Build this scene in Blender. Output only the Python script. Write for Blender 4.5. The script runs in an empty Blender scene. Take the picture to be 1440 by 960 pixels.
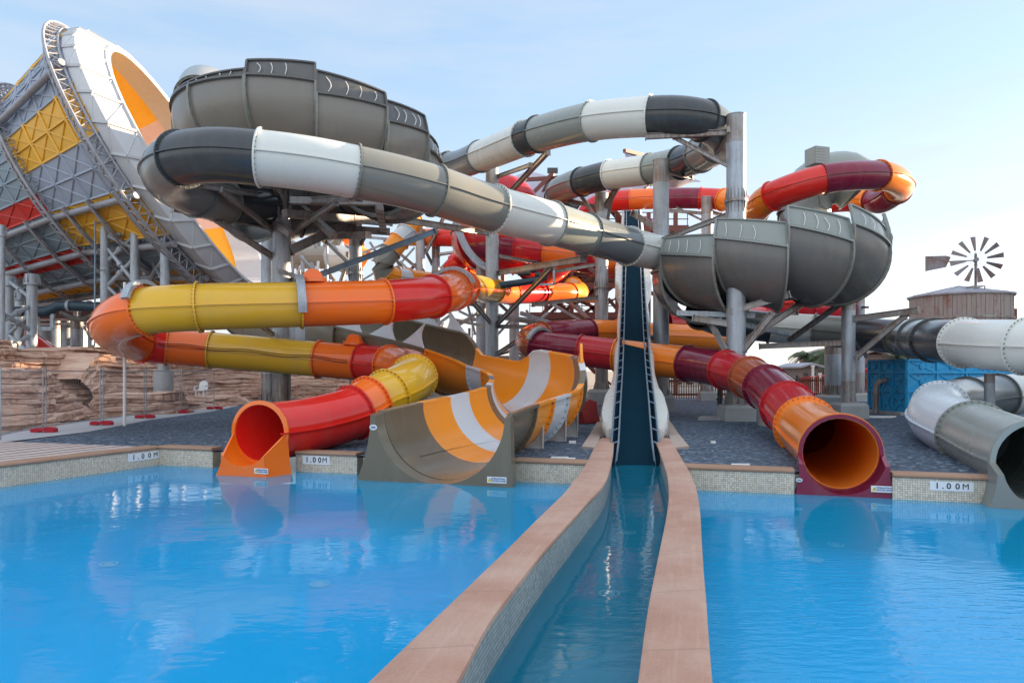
import bpy, math, random
from mathutils import Vector, Matrix
random.seed(7)
R = math.radians
PI = math.pi
sc = bpy.context.scene
col = sc.collection

# ------------------------------------------------------------------ camera frame of the survey
F, CX, HY, H = 1000.0, 720.0, 521.0, 1.95
def P(x, y, d):
    """a surveyed point: sight line (x, y) at d metres in front of the tripod"""
    return Vector(((x-CX)/F*d, d, H-(y-HY)/F*d))
def G(x, y, z=0.0):
    d = (H-z)*F/(y-HY)
    return Vector(((x-CX)/F*d, d, z))

# ------------------------------------------------------------------ object helpers
ORG = {}
def tag(o, label=None, cat=None, group=None, kind=None):
    if label: o['label'] = label
    if cat: o['category'] = cat
    if group: o['group'] = group
    if kind: o['kind'] = kind
    return o
def thing(name, label, cat, loc=(0, 0, 0), group=None):
    o = bpy.data.objects.new(name, None); col.objects.link(o)
    o.empty_display_size = .3
    o.location = loc; ORG[o.name] = Vector(loc)
    return tag(o, label, cat, group)
def copy_tree(o, parent=None):
    c = o.copy(); col.objects.link(c)
    if parent: c.parent = parent
    for ch in o.children: copy_tree(ch, c)
    return c

class MB:
    def __init__(s, flat=False): s.v = []; s.f = []; s.m = []; s.uv = []; s.flat = flat
    def add(s, vs, fs, mi=0, uvs=None):
        b = len(s.v); s.v.extend(Vector(v) for v in vs)
        for k, f in enumerate(fs):
            s.f.append([i+b for i in f]); s.m.append(mi)
            s.uv.append(uvs[k] if uvs else None)
    def box(s, c, size, rz=0, mi=0):
        c = Vector(c); x, y, z = size[0]/2, size[1]/2, size[2]/2
        ca, sa = math.cos(rz), math.sin(rz)
        vs = []
        for dx, dy, dz in ((-x,-y,-z),(x,-y,-z),(x,y,-z),(-x,y,-z),(-x,-y,z),(x,-y,z),(x,y,z),(-x,y,z)):
            vs.append(c+Vector((dx*ca-dy*sa, dx*sa+dy*ca, dz)))
        s.add(vs, [(0,3,2,1),(4,5,6,7),(0,1,5,4),(1,2,6,5),(2,3,7,6),(3,0,4,7)], mi)
    def bar(s, p, q, w, h=None, mi=0, up=(0,0,1)):
        h = h or w
        p = Vector(p); q = Vector(q); t = (q-p).normalized(); u = Vector(up)
        if abs(t.dot(u)) > .98: u = Vector((0,1,0))
        a = t.cross(u).normalized(); b = a.cross(t)
        vs = [e+a*sx*w/2+b*sz*h/2 for e in (p, q) for sx, sz in ((-1,-1),(1,-1),(1,1),(-1,1))]
        s.add(vs, [(0,3,2,1),(4,5,6,7),(0,1,5,4),(1,2,6,5),(2,3,7,6),(3,0,4,7)], mi)
    def cyl(s, p, q, r0, r1=None, n=12, mi=0, caps=True):
        r1 = r0 if r1 is None else r1
        p = Vector(p); q = Vector(q); t = (q-p).normalized()
        u = Vector((0,0,1)) if abs(t.z) < .95 else Vector((0,1,0))
        a = t.cross(u).normalized(); b = a.cross(t)
        vs = []
        for e, r in ((p, r0), (q, r1)):
            for i in range(n):
                an = 2*PI*i/n; vs.append(e+(a*math.cos(an)+b*math.sin(an))*r)
        fs = [(i, (i+1)%n, n+(i+1)%n, n+i) for i in range(n)]
        if caps: fs += [tuple(range(n))[::-1], tuple(range(n, 2*n))]
        s.add(vs, fs, mi)
    def pipe(s, pts, r, n=8, mi=0, caps=True):
        pts = [Vector(p) for p in pts]; loops = []
        pa = None
        for i, p in enumerate(pts):
            t = (pts[min(i+1, len(pts)-1)]-pts[max(i-1, 0)]).normalized()
            if pa is None:
                u = Vector((0,0,1)) if abs(t.z) < .95 else Vector((0,1,0))
                pa = t.cross(u).normalized()
            pa = (pa-t*pa.dot(t)).normalized(); b = pa.cross(t)
            loops.append([p+(pa*math.cos(2*PI*k/n)+b*math.sin(2*PI*k/n))*r for k in range(n)])
        s.loft(loops, True, caps, mi)
    def loft(s, loops, closed=True, caps=False, mi=0):
        n = len(loops[0]); vs = [v for l in loops for v in l]; fs = []
        for i in range(len(loops)-1):
            for k in range(n if closed else n-1):
                k2 = (k+1) % n
                fs.append((i*n+k, i*n+k2, (i+1)*n+k2, (i+1)*n+k))
        if caps: fs += [tuple(range(n))[::-1], tuple(range((len(loops)-1)*n, len(loops)*n))]
        s.add(vs, fs, mi)
    def prism(s, poly, z0, z1, mi=0):
        n = len(poly)
        vs = [Vector((p[0], p[1], z0)) for p in poly]+[Vector((p[0], p[1], z1)) for p in poly]
        fs = [tuple(range(n))[::-1], tuple(range(n, 2*n))]+[(i, (i+1)%n, n+(i+1)%n, n+i) for i in range(n)]
        s.add(vs, fs, mi)
    def plate(s, poly, off, mi=0):
        """a flat polygon (3-D points) given the thickness vector off"""
        n = len(poly); off = Vector(off)
        vs = [Vector(p) for p in poly]+[Vector(p)+off for p in poly]
        fs = [tuple(range(n))[::-1], tuple(range(n, 2*n))]+[(i, (i+1)%n, n+(i+1)%n, n+i) for i in range(n)]
        s.add(vs, fs, mi)
    def build(s, name, mats, parent=None, smooth=None):
        if not isinstance(mats, (list, tuple)): mats = [mats]
        me = bpy.data.meshes.new(name)
        org = ORG.get(parent.name, Vector((0,0,0))) if parent else Vector((0,0,0))
        me.from_pydata([v-org for v in s.v], [], s.f)
        for m in mats: me.materials.append(m)
        me.polygons.foreach_set('material_index', s.m)
        if any(u for u in s.uv):
            lay = me.uv_layers.new(name='uv'); k = 0
            for p, u in zip(me.polygons, s.uv):
                for j, li in enumerate(p.loop_indices):
                    lay.data[li].uv = u[j] if u else (0, 0)
        me.validate(); 
        import bmesh
        bm = bmesh.new(); bm.from_mesh(me); bmesh.ops.recalc_face_normals(bm, faces=bm.faces[:]) if not s.flat else None; bm.to_mesh(me); bm.free()
        if smooth:
            me.polygons.foreach_set('use_smooth', [True]*len(me.polygons))
            me.set_sharp_from_angle(angle=R(smooth))
        me.update()
        o = bpy.data.objects.new(name, me); col.objects.link(o)
        if parent: o.parent = parent; ORG[o.name] = org
        return o

# ------------------------------------------------------------------ materials
def lin(r, g, b):
    f = lambda c: (c/255/12.92 if c/255 <= .04045 else ((c/255+.055)/1.055)**2.4)
    return (f(r), f(g), f(b), 1)
def newmat(name):
    m = bpy.data.materials.new(name); m.use_nodes = True
    nt = m.node_tree; b = nt.nodes['Principled BSDF']
    return m, nt, b
def nd(nt, typ, **kw):
    n = nt.nodes.new(typ)
    for k, v in kw.items():
        if hasattr(n, k): setattr(n, k, v)
        else: n.inputs[k.replace('_', ' ')].default_value = v
    return n
def ramp(nt, fac, stops):
    r = nt.nodes.new('ShaderNodeValToRGB')
    while len(r.color_ramp.elements) < len(stops): r.color_ramp.elements.new(.5)
    for e, (p, c) in zip(r.color_ramp.elements, stops):
        e.position = p; e.color = c if len(c) == 4 else (*c, 1)
    nt.links.new(fac, r.inputs[0]); return r.outputs[0]
def mixc(nt, fac, a, b, mode='MIX'):
    m = nt.nodes.new('ShaderNodeMix'); m.data_type = 'RGBA'; m.blend_type = mode
    for sock, v in ((m.inputs[0], fac), (m.inputs[6], a), (m.inputs[7], b)):
        if hasattr(v, 'is_linked'): nt.links.new(v, sock)
        else: sock.default_value = v
    return m.outputs[2]
def pos(nt, scale=(1,1,1), obj=False):
    m = nt.nodes.new('ShaderNodeMapping'); m.inputs['Scale'].default_value = scale
    if obj:
        t = nt.nodes.new('ShaderNodeTexCoord'); nt.links.new(t.outputs['Object'], m.inputs[0])
    else:
        g = nt.nodes.new('ShaderNodeNewGeometry'); nt.links.new(g.outputs['Position'], m.inputs[0])
    return m.outputs[0]
def noise(nt, vec, scale, detail=4, rough=.55):
    n = nt.nodes.new('ShaderNodeTexNoise'); nt.links.new(vec, n.inputs['Vector'])
    n.inputs['Scale'].default_value = scale; n.inputs['Detail'].default_value = detail; n.inputs['Roughness'].default_value = rough
    return n.outputs['Fac']
def bump(nt, b, h, strength=.3, dist=.02):
    n = nt.nodes.new('ShaderNodeBump'); n.inputs['Strength'].default_value = strength; n.inputs['Distance'].default_value = dist
    nt.links.new(h, n.inputs['Height']); nt.links.new(n.outputs[0], b.inputs['Normal'])
def sc_(c, k): return (c[0]*k, c[1]*k, c[2]*k, 1)

def gelcoat(name, c, rough=.17, dirt=.12, spec=.45):
    """glass-fibre gel coat, faded in patches, dusty streaks running down"""
    m, nt, b = newmat(name)
    p1 = pos(nt, (1, 1, 1)); p2 = pos(nt, (2.2, 2.2, .22))
    n1 = noise(nt, p1, .55, 4); n2 = noise(nt, p2, 1.5, 2, .5)
    lum = .3*c[0]+.5*c[1]+.1*c[2]
    fade = (c[0]*.9+lum*.12+.012, c[1]*.9+lum*.12+.012, c[2]*.9+lum*.12+.012, 1)
    a = mixc(nt, ramp(nt, n1, [(.35, (0,0,0)), (.75, (.6,.6,.6))]), c, fade)
    dust = ramp(nt, n2, [(.45, (0,0,0)), (.85, (dirt*1.4,)*3)])
    a = mixc(nt, dust, a, (.30, .26, .22, 1))
    nt.links.new(a, b.inputs['Base Color'])
    r = nt.nodes.new('ShaderNodeMapRange'); nt.links.new(n1, r.inputs[0])
    r.inputs[1].default_value = .3; r.inputs[2].default_value = .8
    r.inputs[3].default_value = rough*.85; r.inputs[4].default_value = rough*1.3
    nt.links.new(r.outputs[0], b.inputs['Roughness'])
    b.inputs['Specular IOR Level'].default_value = spec
    return m
def galv(name, c=(.40, .45, .50, 1), rust=.5, metal=.35):
    """hot-dip galvanised steel: spangle, vertical runs, rust bleeding in patches"""
    m, nt, b = newmat(name)
    p = pos(nt); pv = pos(nt, (6, 6, .5))
    n1 = noise(nt, p, 9, 4, .7); n2 = noise(nt, pv, 1.4, 6, .7); n3 = noise(nt, p, .8, 5, .65)
    a = mixc(nt, n1, sc_(c, .72), sc_(c, 1.2))
    a = mixc(nt, ramp(nt, n2, [(.42, (0,0,0)), (.7, (.55,.55,.55))]), a, sc_(c, .55))
    f = ramp(nt, n3, [(.40, (0,0,0)), (.60, (rust,)*3)])
    f2 = nt.nodes.new('ShaderNodeMath'); f2.operation = 'MULTIPLY'
    nt.links.new(f, f2.inputs[0]); nt.links.new(ramp(nt, n2, [(.35, (.15,)*3), (.6, (1,1,1))]), f2.inputs[1])
    a = mixc(nt, f2.outputs[0], a, (.16, .085, .05, 1))
    nt.links.new(a, b.inputs['Base Color'])
    b.inputs['Metallic'].default_value = metal; b.inputs['Roughness'].default_value = .48
    bump(nt, b, n1, .08, .01)
    return m
def matte(name, c, rough=.8, var=.25, scale=3, bmp=.15, metal=0):
    m, nt, b = newmat(name)
    p = pos(nt); n1 = noise(nt, p, scale, 6, .65)
    nt.links.new(mixc(nt, n1, sc_(c, 1-var), sc_(c, 1+var)), b.inputs['Base Color'])
    b.inputs['Roughness'].default_value = rough; b.inputs['Metallic'].default_value = metal
    bump(nt, b, n1, bmp, .02)
    return m

M = {}
M['white'] = gelcoat('white_gelcoat', (.66, .695, .66, 1), .26, .035)
M['grey'] = gelcoat('warm_grey_gelcoat', (.205, .215, .195, 1))
M['sage'] = gelcoat('sage_grey_gelcoat', (.265, .305, .29, 1), .26)
M['bowl'] = gelcoat('dark_grey_bowl_gelcoat', (.14, .14, .134, 1), .28)
M['bowl2'] = gelcoat('warm_grey_bowl_gelcoat', (.195, .188, .168, 1), .28)
M['band2'] = gelcoat('dark_grey_band_gelcoat', (.105, .108, .108, 1), .3)
M['char'] = gelcoat('charcoal_gelcoat', (.045, .055, .062, 1), .22, .06)
M['slate'] = gelcoat('slate_gelcoat', (.155, .18, .19, 1), .2, .06)
M['yellow'] = gelcoat('yellow_gelcoat', (.74, .43, .022, 1), .14, .07)
M['orange'] = gelcoat('orange_gelcoat', (.92, .165, .008, 1), .14, .07)
M['amber'] = gelcoat('amber_gelcoat', (.90, .235, .008, 1), .14, .07)
M['red'] = gelcoat('red_gelcoat', (.70, .016, .010, 1), .14, .06)
M['crimson'] = gelcoat('crimson_gelcoat', (.52, .010, .022, 1), .14, .07)
M['maroon'] = gelcoat('maroon_gelcoat', (.20, .006, .036, 1), .14, .08)
M['rust_orange'] = gelcoat('brown_orange_gelcoat', (.42, .09, .03, 1), .12, .1)
M['brown'] = gelcoat('brown_gelcoat', (.15, .125, .082, 1), .24)
M['beige'] = gelcoat('beige_grey_gelcoat', (.27, .25, .20, 1), .3)
M['pale'] = gelcoat('pale_blue_white_gelcoat', (.60, .68, .74, 1), .25, .035)
M['gold'] = gelcoat('gold_orange_gelcoat', (.90, .32, .016, 1), .22, .07)
M['bed'] = matte('dark_navy_bed_lining', (.004, .027, .047, 1), .8, .12, 1.2, .02)
M['bed'].node_tree.nodes['Principled BSDF'].inputs['Specular IOR Level'].default_value = .04
M['cwhite'] = gelcoat('collar_white', (.50, .53, .56, 1), .45)
M['cgrey'] = gelcoat('cone_grey', (.31, .37, .47, 1), .5)
M['cgrey2'] = gelcoat('cone_blue_grey', (.22, .29, .35, 1), .5)
M['lyellow'] = gelcoat('lining_yellow', (.90, .56, .06, 1), .4, .05)
M['llav'] = gelcoat('lining_lavender', (.74, .66, .78, 1), .4, .05)
M['cyellow'] = gelcoat('cone_yellow', (.74, .40, .025, 1), .5)
M['cred'] = gelcoat('cone_red', (.55, .02, .012, 1), .5)
M['clav'] = gelcoat('cone_lavender', (.52, .48, .60, 1), .5)
M['galv'] = galv('galvanised_steel', (.42, .48, .54, 1), .38)
M['galvr'] = galv('rusty_galvanised_steel', (.36, .36, .36, 1), .85)
M['truss'] = galv('painted_truss_steel', (.36, .38, .43, 1), .35, .2)
M['bluesteel'] = galv('blue_grey_steel', (.20, .30, .40, 1), .3, .2)
M['brownsteel'] = matte('brown_painted_steel', (.14, .045, .035, 1), .6, .3)
M['darksteel'] = matte('dark_steel', (.05, .05, .055, 1), .5, .3)
M['bolt'] = matte('bolt_metal', (.12, .115, .11, 1), .5, .2, metal=.5)
M['concrete'] = matte('concrete', (.36, .38, .39, 1), .9, .22, 2.5)
M['redplastic'] = matte('red_plastic', (.45, .01, .03, 1), .45, .15)
M['dullred'] = matte('faded_red_plastic', (.30, .03, .03, 1), .6, .3)
M['whitep'] = matte('white_paint', (.75, .76, .76, 1), .5, .08)
M['blackp'] = matte('black_paint', (.012, .012, .014, 1), .5, .1)
M['navy'] = matte('navy_pipe_plastic', (.025, .055, .085, 1), .45, .2)
M['sail'] = matte('shade_sail_cloth', (.45, .44, .52, 1), .9, .1)
M['yellowp'] = matte('yellow_paint', (.8, .55, .02, 1), .5, .05)
M['bluep'] = matte('sticker_blue', (.03, .12, .35, 1), .5, .05)
M['cream'] = matte('cream_wall', (.55, .50, .44, 1), .9, .1)
M['hutgrey'] = matte('weathered_hut_wall', (.22, .17, .15, 1), .9, .35)
M['glass'] = matte('dark_window', (.03, .04, .05, 1), .1, .1)
M['redtruss'] = matte('red_truss_paint', (.5, .02, .03, 1), .5, .15)
M['violet'] = gelcoat('violet_gelcoat', (.15, .06, .28, 1), .25)
M['leaf'] = matte('palm_leaf', (.075, .115, .055, 1), .7, .35, 2)
M['bark'] = matte('palm_bark', (.13, .10, .075, 1), .9, .3, 8)

def mat_wood(name, c1, c2, sx=4.0, vertical=True):
    m, nt, b = newmat(name)
    p = pos(nt, (1, 1, .06)); n1 = noise(nt, p, 9, 6, .7); n2 = noise(nt, pos(nt), 1.3, 5, .6)
    a = mixc(nt, n1, c1, c2)
    a = mixc(nt, ramp(nt, n2, [(.55, (0,0,0)), (.7, (.75,)*3)]), a, (.22, .075, .035, 1))
    nt.links.new(a, b.inputs['Base Color']); b.inputs['Roughness'].default_value = .85
    bump(nt, b, n1, .4, .02); return m
M['oldwood'] = mat_wood('weathered_wood', (.19, .155, .14, 1), (.42, .365, .345, 1))
M['redwood'] = mat_wood('red_brown_fence_wood', (.12, .04, .025, 1), (.26, .10, .06, 1))
M['zinc'] = matte('zinc_roof', (.33, .33, .38, 1), .5, .2, 1.5, metal=.3)
M['rustzinc'] = galv('rusted_blade_steel', (.24, .23, .25, 1), .8, .3)

def mat_tankblue():
    m, nt, b = newmat('rusty_blue_tank_paint')
    p = pos(nt); n1 = noise(nt, p, 2.0, 6, .7); n2 = noise(nt, p, 3.6, 5, .6)
    a = mixc(nt, n1, (.010, .27, .56, 1), (.025, .42, .74, 1))
    a = mixc(nt, ramp(nt, n2, [(.60, (0,0,0)), (.67, (1,1,1))]), a, (.055, .035, .035, 1))
    nt.links.new(a, b.inputs['Base Color']); b.inputs['Roughness'].default_value = .55
    bump(nt, b, n1, .2, .02); return m
M['tankblue'] = mat_tankblue()

def mat_gravel():
    m, nt, b = newmat('dark_blue_grey_gravel')
    p = pos(nt)
    v = nt.nodes.new('ShaderNodeTexVoronoi'); nt.links.new(p, v.inputs['Vector']); v.inputs['Scale'].default_value = 12
    sep = nt.nodes.new('ShaderNodeSeparateColor'); nt.links.new(v.outputs['Color'], sep.inputs[0])
    n1 = noise(nt, p, .35, 4); n2 = noise(nt, p, 5, 4, .7)
    a = ramp(nt, sep.outputs[0], [(0, (.010,.020,.036)), (.45, (.040,.078,.125)), (.8, (.11,.175,.255)), (.93, (.22,.28,.36)), (1, (.42,.46,.50))])
    a = mixc(nt, ramp(nt, n1, [(.35, (0,0,0)), (.7, (.6,)*3)]), a, (.075, .115, .17, 1), 'MIX')
    nt.links.new(mixc(nt, .22, a, mixc(nt, n2, (.014,.03,.055,1), (.07,.11,.17,1))), b.inputs['Base Color'])
    b.inputs['Roughness'].default_value = .8
    h = nt.nodes.new('ShaderNodeMath'); h.operation = 'SUBTRACT'; h.inputs[0].default_value = 1
    nt.links.new(v.outputs['Distance'], h.inputs[1])
    bump(nt, b, h.outputs[0], .9, .06); return m
M['gravel'] = mat_gravel()
M['sand'] = matte('dry_sandy_ground', (.27, .23, .19, 1), .95, .25, .4)
M['pathc'] = matte('pale_concrete_path', (.42, .44, .47, 1), .9, .12, 1.5)
M['pad'] = matte('pink_beige_concrete_pad', (.44, .36, .31, 1), .85, .18, 2.2)

def mat_deck():
    m, nt, b = newmat('carved_pink_beige_deck')
    p = pos(nt, (1, 1, 1)); n1 = noise(nt, p, 1.6, 6, .65)
    w = nt.nodes.new('ShaderNodeTexWave'); w.wave_type = 'BANDS'; w.bands_direction = 'X'
    mp = nt.nodes.new('ShaderNodeMapping'); nt.links.new(p, mp.inputs[0]); mp.inputs['Rotation'].default_value = (0, 0, R(23.6)); mp.inputs['Scale'].default_value = (1, 1, 0)
    nt.links.new(mp.outputs[0], w.inputs['Vector']); w.inputs['Scale'].default_value = .62; w.inputs['Distortion'].default_value = 8; w.inputs['Detail'].default_value = 1.2; w.inputs['Detail Scale'].default_value = .5
    line = ramp(nt, w.outputs['Fac'], [(0, (1,1,1)), (.10, (1,1,1)), (.16, (0,0,0))])
    a = mixc(nt, n1, (.45, .36, .33, 1), (.60, .51, .47, 1))
    nt.links.new(mixc(nt, line, a, (.035, .03, .032, 1)), b.inputs['Base Color'])
    b.inputs['Roughness'].default_value = .8; bump(nt, b, n1, .2, .02); return m
M['deck'] = mat_deck()

def mat_coping(name, c1, c2, c3):
    m, nt, b = newmat(name)
    p = pos(nt); n1 = noise(nt, p, 2.4, 8, .7); n2 = noise(nt, p, .7, 4); n3 = noise(nt, pos(nt), 38, 3, .7)
    a = mixc(nt, n1, c1, c2)
    a = mixc(nt, ramp(nt, n2, [(.4, (0,0,0)), (.7, (.7,)*3)]), a, c3)
    a = mixc(nt, ramp(nt, n3, [(.3, (.22,)*3), (.5, (0,0,0))]), a, (.16, .09, .07, 1))
    um = nt.nodes.new('ShaderNodeUVMap'); mm = nt.nodes.new('ShaderNodeMapping'); mm.inputs['Scale'].default_value = (.8, 9, 1); nt.links.new(um.outputs[0], mm.inputs[0])
    n4 = noise(nt, mm.outputs[0], 1.6, 5, .65); a = mixc(nt, ramp(nt, n4, [(.52, (0,0,0)), (.75, (.26,)*3)]), a, (.64, .50, .42, 1))
    # casting joints every 1.3 m along the run (uv.x is the run in metres)
    uv = nt.nodes.new('ShaderNodeUVMap'); sx = nt.nodes.new('ShaderNodeSeparateXYZ'); nt.links.new(uv.outputs[0], sx.inputs[0])
    fr = nt.nodes.new('ShaderNodeMath'); fr.operation = 'PINGPONG'; fr.inputs[1].default_value = .65; nt.links.new(sx.outputs[0], fr.inputs[0])
    j = ramp(nt, fr.outputs[0], [(0, (.32,)*3), (.008, (.25,)*3), (.014, (0,0,0))])
    a = mixc(nt, j, a, (.18, .12, .10, 1))
    nt.links.new(a, b.inputs['Base Color']); b.inputs['Roughness'].default_value = .7
    bump(nt, b, n1, .25, .01); return m
M['coping'] = mat_coping('terracotta_coping', (.36, .18, .125, 1), (.54, .33, .24, 1), (.60, .43, .345, 1))
M['copingb'] = mat_coping('brown_nosed_coping', (.26, .14, .08, 1), (.42, .25, .16, 1), (.36, .24, .17, 1))

def mat_tile(name, c1, c2, c3, grout, size=.042):
    m, nt, b = newmat(name)
    uv = nt.nodes.new('ShaderNodeUVMap')
    br = nt.nodes.new('ShaderNodeTexBrick'); nt.links.new(uv.outputs[0], br.inputs['Vector'])
    br.offset = 0; br.squash = 1
    br.inputs['Scale'].default_value = 1; br.inputs['Brick Width'].default_value = size; br.inputs['Row Height'].default_value = size
    br.inputs['Mortar Size'].default_value = size*.075; br.inputs['Color1'].default_value = c1; br.inputs['Color2'].default_value = c2; br.inputs['Mortar'].default_value = grout
    br.inputs['Bias'].default_value = 0
    n1 = noise(nt, pos(nt), 1.2, 5, .6)
    a = mixc(nt, ramp(nt, n1, [(.4, (0,0,0)), (.75, (.6,)*3)]), br.outputs['Color'], c3)
    wn = nt.nodes.new('ShaderNodeTexWhiteNoise'); wn.noise_dimensions = '2D'
    sn = nt.nodes.new('ShaderNodeVectorMath'); sn.operation = 'SNAP'; sn.inputs[1].default_value = (size, size, size); nt.links.new(uv.outputs[0], sn.inputs[0])
    nt.links.new(sn.outputs[0], wn.inputs['Vector'])
    a = mixc(nt, ramp(nt, wn.outputs['Value'], [(.72, (0,0,0)), (.8, (.55,)*3), (1, (.65,)*3)]), a, c3)
    a = mixc(nt, br.outputs['Fac'], a, grout)
    nt.links.new(a, b.inputs['Base Color']); b.inputs['Roughness'].default_value = .25
    bump(nt, b, br.outputs['Fac'], -.2, .004); return m
M['tile'] = mat_tile('beige_mosaic_tile', (.66, .56, .42, 1), (.80, .72, .58, 1), (.42, .40, .34, 1), (.33, .25, .17, 1))
M['tilech'] = mat_tile('channel_mosaic_tile', (.50, .50, .44, 1), (.62, .62, .56, 1), (.30, .36, .36, 1), (.25, .24, .21, 1))

def mat_floor(name, c1, c2, s):
    m, nt, b = newmat(name)
    p = pos(nt); n1 = noise(nt, p, .35, 5, .6); n2 = noise(nt, p, s, 5, .7)
    a = mixc(nt, n1, c1, c2); a = mixc(nt, ramp(nt, n2, [(.3, (.25,)*3), (.7, (0,0,0))]), a, sc_(c1, .6))
    nt.links.new(a, b.inputs['Base Color']); b.inputs['Roughness'].default_value = .7; return m
M['poolfloor'] = mat_floor('bright_blue_pool_finish', (.022, .36, .74, 1), (.035, .45, .86, 1), 3)
M['chfloor'] = mat_floor('deep_teal_channel_finish', (.012, .16, .26, 1), (.025, .22, .34, 1), 6)

def mat_water(name, scat, amt):
    m = bpy.data.materials.new(name); m.use_nodes = True
    nt = m.node_tree; nt.nodes.clear()
    out = nt.nodes.new('ShaderNodeOutputMaterial')
    p = pos(nt, (1, 1.25, 1)); p2 = pos(nt, (.55, 1.5, 1))
    na = noise(nt, p, 1.1, 3, .5); nb = noise(nt, p2, 6.5, 3, .55); patch = noise(nt, p, .16, 3, .6)
    ad = nt.nodes.new('ShaderNodeMath'); ad.operation = 'MULTIPLY_ADD'; ad.inputs[1].default_value = .22
    mu = nt.nodes.new('ShaderNodeMath'); mu.operation = 'MULTIPLY'
    gp_ = nt.nodes.new('ShaderNodeNewGeometry'); vd = nt.nodes.new('ShaderNodeVectorMath'); vd.operation = 'DISTANCE'; nt.links.new(gp_.outputs['Position'], vd.inputs[0]); vd.inputs[1].default_value = (4.1, 6.3, -.44)
    gm = nt.nodes.new('ShaderNodeMapRange'); nt.links.new(vd.outputs['Value'], gm.inputs[0]); gm.inputs[1].default_value = 1.0; gm.inputs[2].default_value = 3.6; gm.inputs[3].default_value = 4.5; gm.inputs[4].default_value = 0
    pa = nt.nodes.new('ShaderNodeMath'); pa.operation = 'ADD'; nt.links.new(ramp(nt, patch, [(.40, (.5,)*3), (.66, (1,)*3)]), pa.inputs[0]); nt.links.new(gm.outputs[0], pa.inputs[1])
    nt.links.new(nb, mu.inputs[0]); nt.links.new(pa.outputs[0], mu.inputs[1])
    nt.links.new(mu.outputs[0], ad.inputs[0]); nt.links.new(na, ad.inputs[2])
    bp = nt.nodes.new('ShaderNodeBump'); bp.inputs['Strength'].default_value = .20; bp.inputs['Distance'].default_value = .05
    nt.links.new(ad.outputs[0], bp.inputs['Height'])
    ge = nt.nodes.new('ShaderNodeNewGeometry'); dt = nt.nodes.new('ShaderNodeVectorMath'); dt.operation = 'DOT_PRODUCT'
    nt.links.new(bp.outputs[0], dt.inputs[0]); nt.links.new(ge.outputs['Incoming'], dt.inputs[1])
    def mth(op, x, y):
        n = nt.nodes.new('ShaderNodeMath'); n.operation = op
        for k, v in enumerate((x, y)):
            if v is None: continue
            if hasattr(v, 'is_linked'): nt.links.new(v, n.inputs[k])
            else: n.inputs[k].default_value = v
        return n.outputs[0]
    ab = mth('ABSOLUTE', dt.outputs['Value'], None); om = mth('SUBTRACT', 1.0, ab); fr5 = mth('POWER', om, 5.0)
    fr = mth('ADD', mth('MULTIPLY', fr5, .80), .02)
    tr = nt.nodes.new('ShaderNodeBsdfTransparent'); tr.inputs[0].default_value = (.72, .92, .97, 1)
    gl = nt.nodes.new('ShaderNodeBsdfGlossy'); gl.inputs['Roughness'].default_value = .03; nt.links.new(bp.outputs[0], gl.inputs['Normal'])
    mx = nt.nodes.new('ShaderNodeMixShader'); nt.links.new(fr, mx.inputs[0]); nt.links.new(tr.outputs[0], mx.inputs[1]); nt.links.new(gl.outputs[0], mx.inputs[2])
    df = nt.nodes.new('ShaderNodeBsdfDiffuse'); df.inputs[0].default_value = scat
    body = nt.nodes.new('ShaderNodeMixShader'); body.inputs[0].default_value = amt; nt.links.new(tr.outputs[0], body.inputs[1]); nt.links.new(df.outputs[0], body.inputs[2])
    nt.links.new(body.outputs[0], mx.inputs[1])
    nt.links.new(mx.outputs[0], out.inputs[0]); return m
M['water'] = mat_water('bright_blue_pool_water', (.018, .55, .95, 1), .46)
M['chwater'] = mat_water('teal_channel_water', (.012, .26, .42, 1), .55)
M['wetblue'] = matte('underwater_blue_finish', (.02, .36, .70, 1), .6, .1)
M['wetteal'] = matte('underwater_teal_finish', (.015, .13, .21, 1), .6, .1)

def mat_rock():
    m, nt, b = newmat('layered_sandstone')
    p = pos(nt, (.5, .5, 5.0)); p1 = pos(nt)
    n1 = noise(nt, p, 1.1, 8, .7); n2 = noise(nt, p1, .9, 6, .65); n3 = noise(nt, pos(nt, (.9, .9, 9)), 1.2, 4, .6)
    a = ramp(nt, n1, [(.25, (.34,.18,.13)), (.42, (.56,.36,.27)), (.6, (.72,.53,.42)), (.8, (.78,.62,.51))])
    a = mixc(nt, ramp(nt, n2, [(.4, (0,0,0)), (.7, (.55,)*3)]), a, (.46, .24, .165, 1))
    a = mixc(nt, ramp(nt, n3, [(.24, (.45,)*3), (.31, (0,0,0))]), a, (.10, .06, .045, 1))
    nt.links.new(a, b.inputs['Base Color']); b.inputs['Roughness'].default_value = .92
    bump(nt, b, n1, .9, .12); return m
M['rock'] = mat_rock()

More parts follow.
